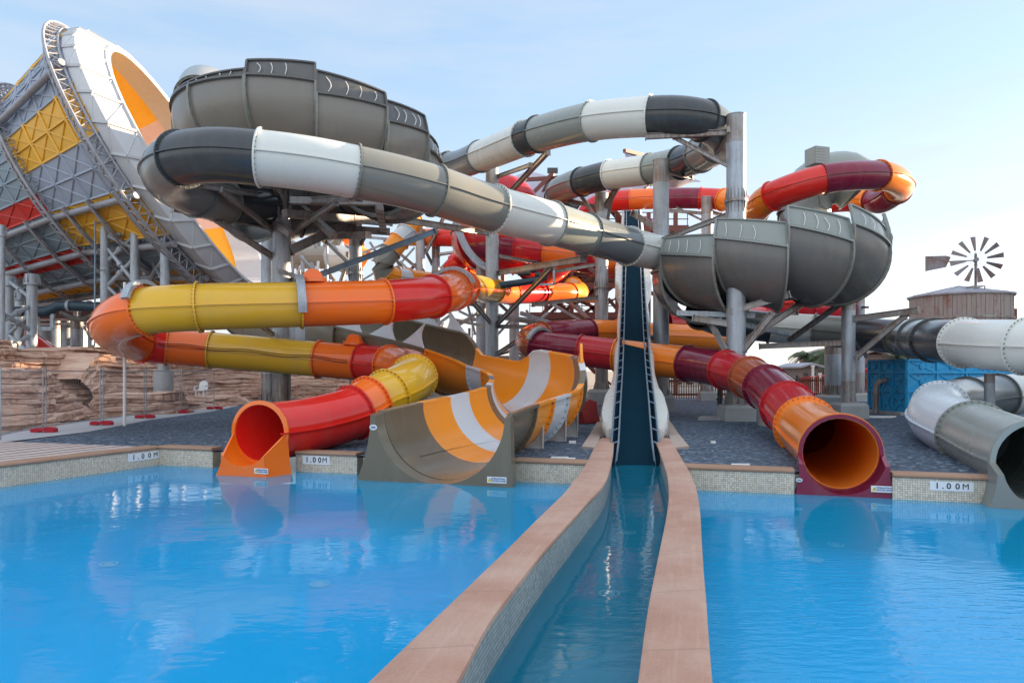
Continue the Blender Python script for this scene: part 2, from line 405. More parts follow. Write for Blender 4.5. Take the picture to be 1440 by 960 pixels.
# ------------------------------------------------------------------ sweeps
class Path:
    """centripetal Catmull-Rom through the control points; t counts control points"""
    def __init__(s, pts): s.p = [Vector(p) for p in pts]
    def at(s, t):
        n = len(s.p); t = max(0, min(n-1, t)); i = min(int(t), n-2); u = t-i
        p1, p2 = s.p[i], s.p[i+1]
        p0 = s.p[i-1] if i > 0 else p1*2-p2
        p3 = s.p[i+2] if i+2 < n else p2*2-p1
        d = [max((b-a).length, 1e-4)**.5 for a, b in ((p0, p1), (p1, p2), (p2, p3))]
        m1 = p2-p1+d[1]*((p1-p0)/d[0]-(p2-p0)/(d[0]+d[1]))
        m2 = p2-p1+d[1]*((p3-p2)/d[2]-(p3-p1)/(d[1]+d[2]))
        a = 2*(p1-p2)+m1+m2; b = -3*(p1-p2)-2*m1-m2
        return ((a*u+b)*u+m1)*u+p1
    def frame(s, t):
        e = .02; c = s.at(t); tg = (s.at(t+e)-s.at(t-e)).normalized()
        sd = tg.cross(Vector((0,0,1))).normalized(); return c, tg, sd, sd.cross(tg)
    def samples(s, t0, t1, step=.35):
        out = []; i = t0
        while i < t1-1e-6:
            j = min(math.floor(i+1e-6)+1, t1)
            L = (s.at(j)-s.at(i)).length; k = max(2, int(math.ceil(L/step)))
            out += [i+(j-i)*q/k for q in range(k)]; i = j
        return out+[t1]

def ringloop(c, sd, up, r, n, a0=0): return [c+(sd*math.cos(a0+2*PI*k/n)+up*math.sin(a0+2*PI*k/n))*r for k in range(n)]

def flange(parent, fr, r, mat, bolts=0, w=.075, th=.028):
    c, tg, sd, up = fr; mb = MB(); n = 36; loops = []
    for k in range(n):
        d = sd*math.cos(2*PI*k/n)+up*math.sin(2*PI*k/n)
        loops.append([c+d*(r-.02)-tg*th, c+d*(r+w)-tg*th, c+d*(r+w)+tg*th, c+d*(r-.02)+tg*th])
    loops.append(loops[0]); mb.loft(loops, True)
    for k in range(bolts):
        an = 2*PI*(k+.5)/bolts; d = sd*math.cos(an)+up*math.sin(an); q = c+d*(r+w*.5)
        mb.cyl(q-tg*(th+.022), q+tg*(th+.022), .017, n=6, mi=1)
    return mb.build('flange', [mat, M['bolt']], parent, 40)

def tube(root, pts, r, bolts=0, n=30, seam=True, step=.35, first=True, last=True, inner=None, fl_scale=1.0, cut=None):
    """a run of bolted tube sections; a point that names a colour starts a section there"""
    P3 = [p[0] if isinstance(p[0], Vector) else P(*p[:3]) for p in pts]
    cols = [(p[-1] if isinstance(p[-1], str) else None) for p in pts]
    path = Path(P3); cuts = [i for i, c in enumerate(cols) if c] + [len(pts)-1]
    secs = []
    for q in range(len(cuts)-1):
        t0, t1 = cuts[q], cuts[q+1]
        if t0 == t1: continue
        mat = M[cols[t0]]; mb = MB(); ts = path.samples(t0, t1, step); fr = [path.frame(t) for t in ts]
        endc = cut is not None and q == len(cuts)-2
        if endc: fr = [f for f in fr[:-1] if (f[0]-fr[-1][0]).length > .55]+[fr[-1]]
        def ring(f, rad, lastone):
            l = ringloop(f[0], f[2], f[3], rad, n)
            return [v+f[1]*((f[0]-v).dot(cut)/f[1].dot(cut)) for v in l] if lastone else l
        mb.loft([ring(f, r, endc and f is fr[-1]) for f in fr])
        mb.loft([ring(f, r-.035, endc and f is fr[-1]) for f in fr], mi=1)
        for f in (fr[0], fr[-1]): mb.loft([ring(f, r, endc and f is fr[-1]), ring(f, r-.035, endc and f is fr[-1])])
        if seam:
            for sg in (-1, 1):
                mb.loft([[c+s*sg*(r-.01)-u*.016, c+s*sg*(r+.06)-u*.016, c+s*sg*(r+.06)+u*.016, c+s*sg*(r-.01)+u*.016] for c, g, s, u in fr], True, True)
        o = mb.build('tube_section', [mat, M[inner] if inner else mat], root, 40)
        if q > 0 or first: flange(o, path.frame(t0), r, mat, bolts, .075*fl_scale)
        if q == len(cuts)-2 and last: flange(o, path.frame(t1), r, mat, bolts, .075*fl_scale)
        secs.append(o)
    return path, secs

def saddle(root, fr, r, a0, a1, mat, w=.12, d=.14):
    c, tg, sd, up = fr; mb = MB(); loops = []
    for k in range(17):
        a = R(a0+(a1-a0)*k/16); e = sd*math.cos(a)+up*math.sin(a)
        loops.append([c+e*(r+.015)-tg*w, c+e*(r+d)-tg*w, c+e*(r+d)+tg*w, c+e*(r+.015)+tg*w])
    mb.loft(loops, True, True); return mb.build('saddle', mat, root, 40)

def bowl(root, C, Rr, r, panels, zf, body='bowl', band='sage', bandh=.85, hoses=True, phi0=8, phi1=-195):
    """a ring of open shell panels round C: curved body, upright upper band, flanged edges.
    panels: (theta0, theta1, band height at theta0, at theta1); zf(theta) height of the section centre"""
    for pan in panels:
        th0, th1, h0, h1 = pan[:4]
        if len(pan) > 4: zf = (lambda th, p=pan: p[4]+(p[5]-p[4])*(th-p[0])/(p[1]-p[0]))
        N = max(4, int(abs(th1-th0)/4)); K = 22; thA = th0
        def pt(th, ph, rad):
            a = R(th); e = Vector((math.cos(a), math.sin(a), 0)); p = R(ph)
            return Vector((C[0], C[1], zf(th)))+e*(Rr+rad*math.cos(p))+Vector((0, 0, rad*math.sin(p)))
        ths = [th0+(th1-th0)*k/N for k in range(N+1)]
        mb = MB(); loops = []
        phs = [phi0+(phi1-phi0)*k/K for k in range(K+1)]
        for th in ths: loops.append([pt(th, ph, r) for ph in phs]+[pt(th, ph, r-.05) for ph in phs[::-1]])
        mb.loft(loops, True, True); o = mb.build('shell_panel', M[body], root, 40)
        for th in (th0, th1):                                   # bolted end flanges
            fb = MB(); dth = math.degrees(.035/(Rr+r)); q = []
            for ph in phs: q.append([pt(th-dth, ph, r-.03), pt(th-dth, ph, r+.10), pt(th+dth, ph, r+.10), pt(th+dth, ph, r-.03)])
            fb.loft(q, True, True)
            for k in range(1, K): 
                e = pt(th, phs[k], r+.06); t = pt(th+dth, phs[k], r+.06)-e
                fb.cyl(e-t*1.5, e+t*1.5, .02, n=5, mi=1)
            fb.build('edge_flange', [M['grey'] if body and body.startswith('bowl') else M[body], M['bolt']], o, 40)
        if not band: continue
        bb = MB(); loops = []; lean = .16
        def top(th, k, rad):                                     # point on the band: k 0 bottom .. 1 top
            f = (th-th0)/(th1-th0); h = (h0+(h1-h0)*f)*bandh*k
            b0 = pt(th, phi0, rad); a = R(th); e = Vector((math.cos(a), math.sin(a), 0))
            return b0+Vector((0, 0, h))-e*(lean*h+.10*h*h)
        for th in ths:
            ks = [0, .25, .5, .75, 1]
            loops.append([top(th, k, r) for k in ks]+[top(th, k, r-.05) for k in ks[::-1]])
        bb.loft(loops, True, True); bo = bb.build('upper_band', M[band], root, 40)
        for th in (th0, th1):
            fb = MB(); dth = math.degrees(.035/(Rr+r))
            fb.loft([[top(th-dth, k, r-.03), top(th-dth, k, r+.08), top(th+dth, k, r+.08), top(th+dth, k, r-.03)] for k in (0, .25, .5, .75, 1)], True, True)
            fb.build('edge_flange', M[band], bo, 40)
        hf = MB(); hf.loft([[top(th, 0, r-.02)+Vector((0,0,z1)) if i < 2 else top(th, 0, r+.10)+Vector((0,0,z1)) for i, z1 in enumerate((-.03, .03, .03, -.03))] for th in ths], True, True)
        for k in range(1, len(ths)*3):
            th = th0+(th1-th0)*k/(len(ths)*3); e = top(th, 0, r+.055); hf.cyl(e-Vector((0,0,.06)), e+Vector((0,0,.06)), .02, n=5, mi=1)
        hf.build('band_flange', [M[band], M['bolt']], bo, 40)
        tf = MB(); tf.loft([[top(th, 1, r-.06)+Vector((0,0,-.02)), top(th, 1, r-.06)+Vector((0,0,.03)), top(th, 1, r+.07)+Vector((0,0,.03)), top(th, 1, r+.07)+Vector((0,0,-.02))] for th in ths], True, True)
        tf.build('top_lip', M[band], bo, 40)
        if hoses:
            for k in range(random.choice((3, 4, 4))):
                th = th0+(th1-th0)*(.18+.2*k+random.uniform(-.03, .03)); d = .30+.1*random.random()
                hm = MB(); q = []; amp = random.uniform(.5, 1.2); wob = random.choice((.8, 1, 1.2))
                for s in range(9):
                    f = s/8; q.append(top(th+amp*math.sin(f*PI*wob), .12+f*(.5+d*.35)*(.7+d), r+.03+.05*math.sin(f*PI)))
                hm.pipe(q, .014, 6); hm.build('hose', M['whitep'], bo, 40)
from mathutils.geometry import tessellate_polygon
# ------------------------------------------------------------------ slide runs needed by the ground
ZW = -.44                                                     # water level
W0 = G(223, 629); W1 = G(1425, 674.4)
wdir = (W1-W0).normalized(); wnor = Vector((wdir.y, -wdir.x, 0)).normalized()   # points to the pool
if wnor.y > 0: wnor = -wnor
def on_wall(x):
    """point of the far pool wall on sight column x"""
    k = (x-CX)/F; t = (k*W0.y-W0.x)/(wdir.x-k*wdir.y); return W0+wdir*t
S2_R, S4_R, S1_R, S3_R = .69, .72, .75, 1.43
S2 = [(806,402,58,'gold'), (815,410,55), (800,412,51,'orange'), (760,412,48.5,'red'), (718,412,45,'orange'), (693,409,41,'yellow'), (664,405,34), (650,405,29.5,'orange'),
      (637,409,26.6,'orange'), (609,417,24.3,'red'), (540,424,22.8,'orange'), (423,428,21.8,'yellow'), (280,432,21.0,'yellow'), (205,437,20.8,'orange'),
      (172,447,21.4), (160,462,23.2), (178,476,25.6), (200,483,26.8,'red'), (235,487,27.3,'orange'), (297,492,27.6,'yellow'), (370,498,27.8), (449,505,27.7,'orange'),
      (510,510,27.2,'red'), (548,513,26.4,'orange'), (577,519,24.8), (582,531,22.4,'yellow'), (562,546,20.9), (545,555,20.25,'yellow'), (520,566,19.6,'orange'), (497,580,18.95,'red'), (425,600,17.6), (376,606.5,16.9), (366,608,16.72)]
S4 = [(1040,478,44,'amber'), (980,474,42), (905,471,40), (868,469,39,'amber'), (828,468,38,'maroon'), (790,470,37), (762,473,36.4,'rust_orange'), (748,477,35.7), (747,482,34.6), (758,487,33.8,'maroon'), (817,493,33,'crimson'),
      (868,499,32.2,'amber'), (920,505.5,31.2), (967,511,30,'maroon'), (1020,520,27.6,'crimson'), (1054,531,25.6,'rust_orange'), (1078,545,23.6,'maroon'), (1108,573,20.5,'crimson'), (1133,600,18.1,'amber'), (1181,637,14.0)]
S1C = [(985,440,33.5,'char'), (1020,452,35.2), (1082,460,35.5,'white'), (1146,464,34.6,'grey'), (1208,469,33.3,'char'), (1268,474,30.5,'grey'), (1291,476,28.4,'slate'), (1313,478.5,26.0,'char'), (1356,482,22.8,'white'), (1440,487,20,'white'), (1530,490,18.8,'grey'),
      (1610,503,20), (1650,520,23), (1600,535,26,'white'), (1510,547,26.6,'white'), (1405,556,26.0,'slate'), (1360,562,24.8,'slate'), (1322,572,22.0,'pale'), (1322,589,19.4), (1370,612,16.6,'sage'), (1430,640,13.9), (1466,652,12.6)]
S3W = [Vector(p) for p in ((-1.46,15.35,1.02), (-.75,17.7,1.15), (.15,20.0,1.30), (.78,22.0,1.5), (.72,23.9,1.78), (-.5,25.7,2.12), (-2.4,27.2,2.55), (-5.0,28.8,3.2), (-8.0,31.2,4.0), (-10.6,33.8,4.6), (-13.5,36.5,5.1))]
def pv(l): return [P(*p[:3]) for p in l]
GAPS = [(300, 415, pv(S2[-7:])[::-1], S2_R), (503, 722, S3W[:5], S3_R), (1118, 1254, pv(S4[-5:])[::-1], S4_R), (1408, 1530, pv(S1C[-5:])[::-1], S1_R)]
hole = [on_wall(223)]
for xl, xr, pts, r in GAPS:
    Wl, Wr = on_wall(xl), on_wall(xr); hole.append(Wl); path = Path(pts); L, Rr = [], []
    for i in range(0, 60):
        t = i*(len(pts)-1)/59; c, g, s, u = path.frame(t)
        if (c-Wl).dot(wnor) > -.35: continue
        if c.z > r-.06: break
        hw = max(.05, math.sqrt(r*r-c.z*c.z)-.05); s = Vector((s.x, s.y, 0)).normalized()
        L.append(Vector((c.x, c.y, 0))-s*hw); Rr.append(Vector((c.x, c.y, 0))+s*hw)
    hole += L+Rr[::-1]+[Wr]
    if xl == 503: hole += [on_wall(838), G(852, 632).xy.to_3d(), G(854, 619).xy.to_3d(), G(931, 619).xy.to_3d(), G(931, 632).xy.to_3d(), on_wall(957)]
Wend = W0+wdir*((19-W0.x)/wdir.x)
lwall = [W0, G(0, 655)]; ld = (lwall[1]-lwall[0]).normalized(); lend = W0+ld*((W0.y-.8)/-ld.y)
hole += [Wend, Vector((19, .8, 0)), Vector((lend.x, .8, 0)), lend]
hole = [Vector((p.x, p.y, 0)) for p in hole]

def sheet(name, mat, outer, z, holes=(), kind='structure'):
    polys = [[Vector((p[0], p[1], 0)) for p in outer]]+[list(h) for h in holes]
    flat = [p for pl in polys for p in pl]; tri = tessellate_polygon(polys)
    mb = MB(); mb.add([Vector((p.x, p.y, z)) for p in flat], [t for t in tri])
    o = mb.build(name, mat); 
    if o.data.polygons and sum(p.normal.z for p in o.data.polygons) < 0: o.data.flip_normals()
    o['kind'] = kind; return o
sheet('ground', M['sand'], [(-900,-60), (900,-60), (900,1500), (-900,1500)], -.06, [hole])
path_r = [G(-120, 634), G(0, 621), G(16, 619.5), G(125, 606), G(208, 590), G(298, 578), G(330, 571)]
gout = [G(219, 628), G(16, 620.5)]+path_r[3:]+[Vector((-19, 52, 0)), Vector((46, 52, 0)), Vector((46, -10, 0)), Vector((-12.5, -10, 0)), Vector((lend.x-.5, .8, 0))]
# the gravel bed follows the pool edge on its left side
gp = [p for p in gout[:-2]]+[Vector((46, 2, 0)), Vector((19.5, 2, 0))]
wallback = [Wend-wnor*.2]+[]
edge = [p.copy() for p in hole[:-3]][::-1]
sheet('gravel_bed', M['gravel'], gp[:-2]+[Vector((46, 3, 0)), Vector((Wend.x+.4, 3, 0))]+edge, -.022)
sheet('service_path', M['pathc'], path_r[:]+[Vector((-18.2, 52, 0)), Vector((-20.5, 52, 0))]+[p-Vector((2.2, 0, 0)) for p in path_r[::-1]], -.012)
dk = [W0+Vector((-.28, .25, 0)), G(219, 627.6), G(16, 620), G(-120, 633)]
sheet('carved_deck', M['deck'], [W0+Vector((-.34,.12,0)), G(218, 627.8), G(16, 620.3), G(-160, 629), Vector((-24, 1, 0)), lend+Vector((-.4, 0, 0))], -.008)
sheet('near_deck', M['deck'], [(-24,-12), (24,-12), (24,.8), (-24,.8)], -.016)

# pool basin
mb = MB(True); mb.add([(-18,.8,-1.55), (20,.8,-1.55), (20,22,-1.55), (-18,22,-1.55)], [(0,1,2,3)])
tag(mb.build('pool_floor', M['poolfloor']), kind='structure')

def run_profile(pts, prof, uvscale=1.0):
    """loft a (side, z) profile along ground points; returns loops and run lengths"""
    loops, run, d = [], [], 0
    for i, p in enumerate(pts):
        a = pts[max(i-1, 0)]; b = pts[min(i+1, len(pts)-1)]; t = (b-a); t.z = 0; t.normalize()
        n = Vector((t.y, -t.x, 0)); loops.append([Vector((p.x, p.y, 0))+n*s+Vector((0, 0, z)) for s, z in prof])
        if i: d += (p-pts[i-1]).length
        run.append(d)
    return loops, run
def strip(mb, loops, run, prof, closed=True, mi=0, cap=True):
    n = len(prof); v = [0]
    for i in range(1, n+1): a, b = prof[i-1], prof[i % n]; v.append(v[-1]+math.hypot(a[0]-b[0], a[1]-b[1]))
    vs = [q for l in loops for q in l]; fs, uvs = [], []
    for i in range(len(loops)-1):
        for k in range(n if closed else n-1):
            k2 = (k+1) % n; fs.append((i*n+k, i*n+k2, (i+1)*n+k2, (i+1)*n+k))
            uvs.append([(run[i], v[k]), (run[i], v[k+1]), (run[i+1], v[k+1]), (run[i+1], v[k])])
    if cap and closed:
        fs += [tuple(range(n))[::-1], tuple(range((len(loops)-1)*n, len(loops)*n))]; uvs += [[(0,0)]*n]*2
    mb.add(vs, fs, mi, uvs)
COP = [(-.36,-.005), (-.36,.045), (0,.045), (.03,.04), (.048,.02), (.05,-.005), (.035,-.03), (.004,-.035)]
WAL = [(-.30,-.5), (-.30,-.04), (0,-.04), (0,-.5)]
WET = [(-.30,-1.6), (-.30,-.502), (.002,-.502), (.002,-1.6)]
def pool_edge(pts):
    mb = MB(); l, r = run_profile(pts, WAL); strip(mb, l, r, WAL); w = mb.build('pool_wall', M['tile']); w['kind'] = 'structure'
    mb = MB(); l, r = run_profile(pts, WET); strip(mb, l, r, WET); w = mb.build('pool_wall_below_water', M['wetblue']); w['kind'] = 'structure'
    mb = MB(); l, r = run_profile(pts, COP); strip(mb, l, r, COP); c = mb.build('pool_coping', M['copingb'], smooth=40); c['kind'] = 'structure'
def lerp(a, b, n): return [a+(b-a)*i/n for i in range(n+1)]
# travel left -> right keeps the pool on the (t.y,-t.x) side = towards the camera
CHL, CHR = 832, 962
for a, b in ((223, 299), (416, 502), (723, CHL), (CHR, 1117), (1255, 1407), (1531, 1700)): pool_edge(lerp(on_wall(a), on_wall(b), 12))
pool_edge(lerp(lend, W0, 30))

# channel between the two pools
lo = [(846,618), (842,624), (838,630), (833,640), (828,650), (821,662), (812,675), (797,695), (780,712), (755,737), (728,765), (694,799), (650,843), (600,892), (532,960)]
li = [(862,618), (861.5,624), (861,630), (860,642), (858,655), (854.5,668), (849,680), (838,694), (824,709), (803,733), (778,760), (749,794), (712,841), (681,884), (640,958)]
ri = [(922,618), (924,624), (927,630), (931,643), (936,657), (940,672), (942.5,690), (942.5,706), (940,730), (935,757), (930,784), (924,817), (918,852), (912,895), (905,960)]
ro = [(940,618), (943,624), (947,630), (954,641), (962,655), (969,668), (976,686), (979.5,702), (982,727), (983,752), (984,779), (985.5,812), (988,848), (990,890), (994,960)]
def extend(l):
    q = [G(*p) for p in l]; d = (q[-1]-q[-3]).normalized(); e = q[-1]+d*((q[-1].y-.7)/-d.y); q.append((q[-1]+e)/2); q.append(e); return [p.xy.to_3d() for p in q]
def smooth_line(q, n=4):
    pth = Path(q); return [pth.at(i/n) for i in range((len(q)-1)*n+1)]
def channel_wall(a, b):
    A, B = smooth_line(extend(a)), smooth_line(extend(b)); loops, run, d = [], [], 0
    prof = [(-.012,-.03), (-.035,0), (-.03,.035), (.0,.05), (1,.05), (1.03,.035), (1.035,0), (1.012,-.03)]
    vs_prof = [(p[0]*.42, p[1]) for p in prof]; wl, wr = [], []
    for i, (p, q) in enumerate(zip(A, B)):
        s = (q-p); L = s.length; s.normalize()
        loops.append([p+s*((k[0] if k[0] <= 0 else (k[0]-1+L if k[0] >= 1 else k[0]))*1.0)+Vector((0,0,k[1])) for k in prof])
        if i: d += (p-A[i-1]).length
        run.append(d); wl.append(p+s*.02); wr.append(q-s*.02)
    mb = MB(); strip(mb, loops, run, vs_prof); c = mb.build('channel_coping', M['coping'], smooth=40); c['kind'] = 'structure'
    mb = MB(); pr = [(0,-.5), (0,-.03), (.42,-.03), (.42,-.5)]
    strip(mb, [[p+Vector((0,0,-.5)), p+Vector((0,0,-.028)), q+Vector((0,0,-.028)), q+Vector((0,0,-.5))] for p, q in zip(wl, wr)], run, pr)
    w = mb.build('channel_wall', M['tilech']); w['kind'] = 'structure'
    mb = MB(); strip(mb, [[p+Vector((0,0,-1.6)), p+Vector((0,0,-.502)), q+Vector((0,0,-.502)), q+Vector((0,0,-1.6))] for p, q in zip(wl, wr)], run, pr); w = mb.build('channel_wall_below_water', M['wetteal'] if a is li or b is li or True else 0); w['kind'] = 'structure'
    return A, B
LA, LB = channel_wall(lo, li); RA, RB = channel_wall(ri, ro)
mb = MB(); vs = []
for p, q in zip(LB, RA): vs += [p+Vector((-.05,0,-1.25)), q+Vector((.05,0,-1.25))]
mb.add(vs, [(2*i, 2*i+1, 2*i+3, 2*i+2) for i in range(len(LB)-1)]); tag(mb.build('channel_floor', M['chfloor']), kind='structure')
mb = MB(); mb.box((3.42, 19.5, -.85), (2.2, .3, 1.4)); tag(mb.build('channel_end_wall', M['wetteal']), kind='structure')
def zline(l, z): return [Vector((p.x, p.y, z)) for p in l]
def water(name, poly, mat):
    o = sheet(name, mat, [(p.x, p.y) for p in poly], ZW); return o
lm = [(p+q)/2 for p, q in zip(LA, LB)]; rm = [(p+q)/2 for p, q in zip(RA, RB)]
ntop = lm[0].y
water('pool_water', [Vector((-18,.8,0))]+lm[::-1]+[Vector((lm[0].x, 21.4, 0)), Vector((-18,21.4,0))], M['water'])
water('pool_water', [Vector((19.5,.8,0)), Vector((19.5,21.4,0)), Vector((rm[0].x, 21.4, 0))]+rm, M['water'])
water('channel_water', lm+rm[::-1], M['chwater'])

# pads beside the foot of the drop slide
def Gp(l): return [G(*p) for p in l]
for poly in ([(843,588), (858,588), (858,611), (830,611)], [(830,611.3), (845,611.3), (841,625), (839,631), (818,629)], [(845,611.3),(858,611.3),(858,614),(844.5,614)],
             [(925,588), (939,588), (954,611), (928,611)], [(940,611.3), (954.5,611.3), (969,629), (948,631), (944,624)], [(928,611.3),(939.5,611.3),(940,614),(928,614)]):
    mb = MB(); q = Gp(poly); mb.prism([(p.x, p.y) for p in q], -.03, .035); tag(mb.build('concrete_pad', M['pad']), kind='structure')

# ------------------------------------------------------------------ slides
def outlet(parent, mat, c, ax, r, L, zbot, flare=.16, lip=.07, beta=20, toph=0.0, name='outlet_apron', rx=None, flare2=None):
    """the apron at a slide's end: a half trough running into an upright front plate that stands in the water"""
    c = Vector(c); ax = Vector((ax[0], ax[1], 0)).normalized(); s = Vector((0,0,1)).cross(ax)*-1
    z0 = c.z; N = 28; mb = MB()
    ang_b = [PI+PI*k/N for k in range(N+1)]; b0 = R(beta); ang_f = [PI+b0+(PI-2*b0)*k/N for k in range(N+1)]
    rb, rf = r, r*1.03; rx = rx or r; flare2 = flare if flare2 is None else flare2
    def pt(x, z, d): return c+s*x+Vector((0,0,z-0))+ax*d
    IB = [pt(rx*math.cos(a), rb*math.sin(a), 0) for a in ang_b]
    IF = [pt(rx*1.03*math.cos(a), max(rf*math.sin(a), zbot-z0+.12), L) for a in ang_f]
    def outline(x_top, ztop, zb, fl, d):
        o = []; fl2 = flare2; n1 = N//3; n2 = N-2*n1
        for k in range(n1): f = k/n1; o.append(pt(-(x_top+fl*f*f), ztop+(zb-ztop)*f, d))
        for k in range(n2+1): f = k/n2; o.append(pt(-(x_top+fl)+(2*x_top+fl+fl2)*f, zb, d))
        for k in range(1, n1+1): f = 1-k/n1; o.append(pt(x_top+fl2*f*f, ztop+(zb-ztop)*f, d))
        return o
    ztf = rf*math.sin(ang_f[0])+toph
    OF = outline(rx*1.03*math.cos(b0)+lip, ztf, zbot-z0, flare, L); OB = outline(rx+lip, toph, zbot-z0, flare, -.05)
    n = N+1
    def band(A, B): mb.loft([A, B], False)
    band(IB, IF); band(IF, OF); band(OF, OB); band(OB, IB)
    for k in (0, -1): mb.add([IB[k], IF[k], OF[k], OB[k]], [(0,1,2,3)])
    return mb.build(name, mat, parent, 30), s, ax
def text_mesh(name, body, size, mat, parent, loc, xdir, up, depth=.004, sx=1.0):
    cu = bpy.data.curves.new(name, 'FONT'); cu.body = body; cu.size = size; cu.extrude = depth; cu.align_x = 'CENTER'; cu.align_y = 'CENTER'; cu.offset = 0 if body == 'M' else size*.014
    o = bpy.data.objects.new(name, cu); col.objects.link(o)
    bpy.context.view_layer.update(); dg = bpy.context.evaluated_depsgraph_get()
    me = bpy.data.meshes.new_from_object(o.evaluated_get(dg)); bpy.data.objects.remove(o)
    x = Vector(xdir).normalized(); z = Vector(up).normalized(); nrm = x.cross(z)
    mat4 = Matrix(((x.x*sx, z.x, nrm.x, loc[0]), (x.y*sx, z.y, nrm.y, loc[1]), (x.z*sx, z.z, nrm.z, loc[2]), (0,0,0,1)))
    me.transform(mat4); org = ORG.get(parent.name, Vector((0,0,0))) if parent else Vector((0,0,0)); me.transform(Matrix.Translation(-org))
    me.materials.clear(); me.materials.append(mat)
    ob = bpy.data.objects.new(name, me); col.objects.link(ob)
    if parent: ob.parent = parent; ORG[ob.name] = org
    return ob
def sticker(parent, at, s, nrm, w=.42, h=.15):
    """white water-level notice with a yellow warning triangle on an outlet's front plate"""
    up = Vector((0,0,1)); at = Vector(at)+nrm*.008; mb = MB()
    mb.plate([at-s*w/2-up*h/2, at+s*w/2-up*h/2, at+s*w/2+up*h/2, at-s*w/2+up*h/2], -nrm*.006)
    o = mb.build('notice', M['whitep'], parent)
    q = at-s*(w*.36); mb = MB(); t = h*.36
    mb.plate([q-s*t-up*t*.8+nrm*.004, q+s*t-up*t*.8+nrm*.004, q+up*t+nrm*.004], -nrm*.003); mb.build('warning_triangle', M['yellowp'], o)
    mb = MB(); mb.plate([q-s*t*.1-up*t*.35+nrm*.006, q+s*t*.1-up*t*.35+nrm*.006, q+s*t*.13+up*t*.4+nrm*.006, q-s*t*.13+up*t*.4+nrm*.006], -nrm*.002); mb.build('warning_mark', M['blackp'], o)
    text_mesh('notice_text', 'OPERATIONAL\nWATER LEVEL', h*.36, M['bluep'], o, at+s*(w*.08)+nrm*.004+up*h*.02, s, up, .002)
    text_mesh('notice_text', 'V', h*.4, M['blackp'], o, at+s*(w*.42)-up*h*.2+nrm*.004, s, up, .002)
def oval(parent, at, s, nrm, a=.10, b=.055):
    up = Vector((0,0,1)); at = Vector(at)+nrm*.008
    mb = MB(); mb.plate([at+s*a*math.cos(2*PI*k/20)+up*b*math.sin(2*PI*k/20) for k in range(20)], -nrm*.006); o = mb.build('oval_badge', M['whitep'], parent)
    mb = MB(); mb.plate([at+nrm*.004+s*a*.72*math.cos(2*PI*k/20)+up*b*.5*math.sin(2*PI*k/20) for k in range(20)], -nrm*.003); mb.build('badge_mark', M['bluesteel'], o)

# --- yellow / orange / red tube slide
s2 = thing('tube_slide', 'yellow, orange and red tube slide ending in an orange mouth at the pool', 'water slide', G(362, 640))
p2, secs2 = tube(s2, S2, S2_R, bolts=34, last=False, cut=wnor)
for t in (8, 11, 13): saddle(s2, p2.frame(t), S2_R+.08, (20 if t != 11 else 60), (160 if t != 11 else 200), M['galv'])
for off in (.02, .10):
    mb = MB(); q = []
    for t in [17.6+k*.1 for k in range(44)]:
        c, g, s, u = p2.frame(t); e = s if s.y < 0 else -s
        q.append(c+e*(S2_R+.075)+u*(off-.03*math.sin(t*5)))
    mb.pipe(q, .014, 5); mb.build('cable', M['blackp'], s2)
def hatch(parent, fr, r, mat):
    c, g, s, u = fr; mb = MB(); e = c+u*(r-.03)
    mb.cyl(e, e+u*.12, .42, n=20); mb.cyl(e+u*.12-s*.12, e+u*.12+s*.12, .30, n=20); mb.build('inspection_hatch', mat, parent, 40)
hatch(s2, p2.frame(10.85), S2_R, M['orange']); hatch(s2, p2.frame(21.75), S2_R, M['orange'])
c, g, s, u = p2.frame(len(S2)-1)
rxe = S2_R/abs(Vector((g.x, g.y, 0)).normalized().dot(wnor))
mb = MB(); loops = []                                             # lip ring round the slanting cut
for k in range(41):
    a = 2*PI*k/40; e = wdir*math.cos(a)*rxe+Vector((0,0,1))*math.sin(a)*S2_R; e1 = e.normalized()
    loops.append([c+e-e1*.03-wnor*.03, c+e+e1*.06-wnor*.03, c+e+e1*.07+wnor*.03, c+e-e1*.03+wnor*.05])
mb.loft(loops, True); mb.build('mouth_lip', M['orange'], s2, 40)
ap, s_, ax_ = outlet(s2, M['orange'], c+wnor*.03, wnor, S2_R, .62, -.62, .14, .05, 44, .02, rx=rxe-.02, flare2=.30)
sx_ = s_ if s_.x > 0 else -s_; e = c+ax_*.65
sticker(ap, Vector((e.x, e.y, -.30))+sx_*.50, sx_, ax_, .36, .12)

# --- red / maroon / amber tube slide
s4 = thing('tube_slide', 'crimson, maroon and amber enclosed tube slide with a wide purple-lipped mouth at the pool', 'water slide', G(1181, 640))
p4, secs4 = tube(s4, S4, S4_R, bolts=36)
saddle(s4, p4.frame(9), S4_R+.08, 20, 160, M['galv']); 0
c, g, s, u = p4.frame(len(S4)-1)
flange(secs4[-1], (c, g, s, u), S4_R, M['maroon'], 0, .055, .07)
ap, s_, ax_ = outlet(s4, M['maroon'], c+g*.06, (g.x*.3+wnor.x*.7, g.y*.3+wnor.y*.7), S4_R-.01, .42, -.62, .17, .08, 14, flare2=.14)
sx_ = s_ if s_.x > 0 else -s_
e = c+ax_*.50; sticker(ap, Vector((e.x, e.y, -.27))+sx_*.66, sx_, ax_, .40, .12); oval(ap, Vector((e.x, e.y, -.16))-sx_*.80, sx_, ax_, .06, .038)

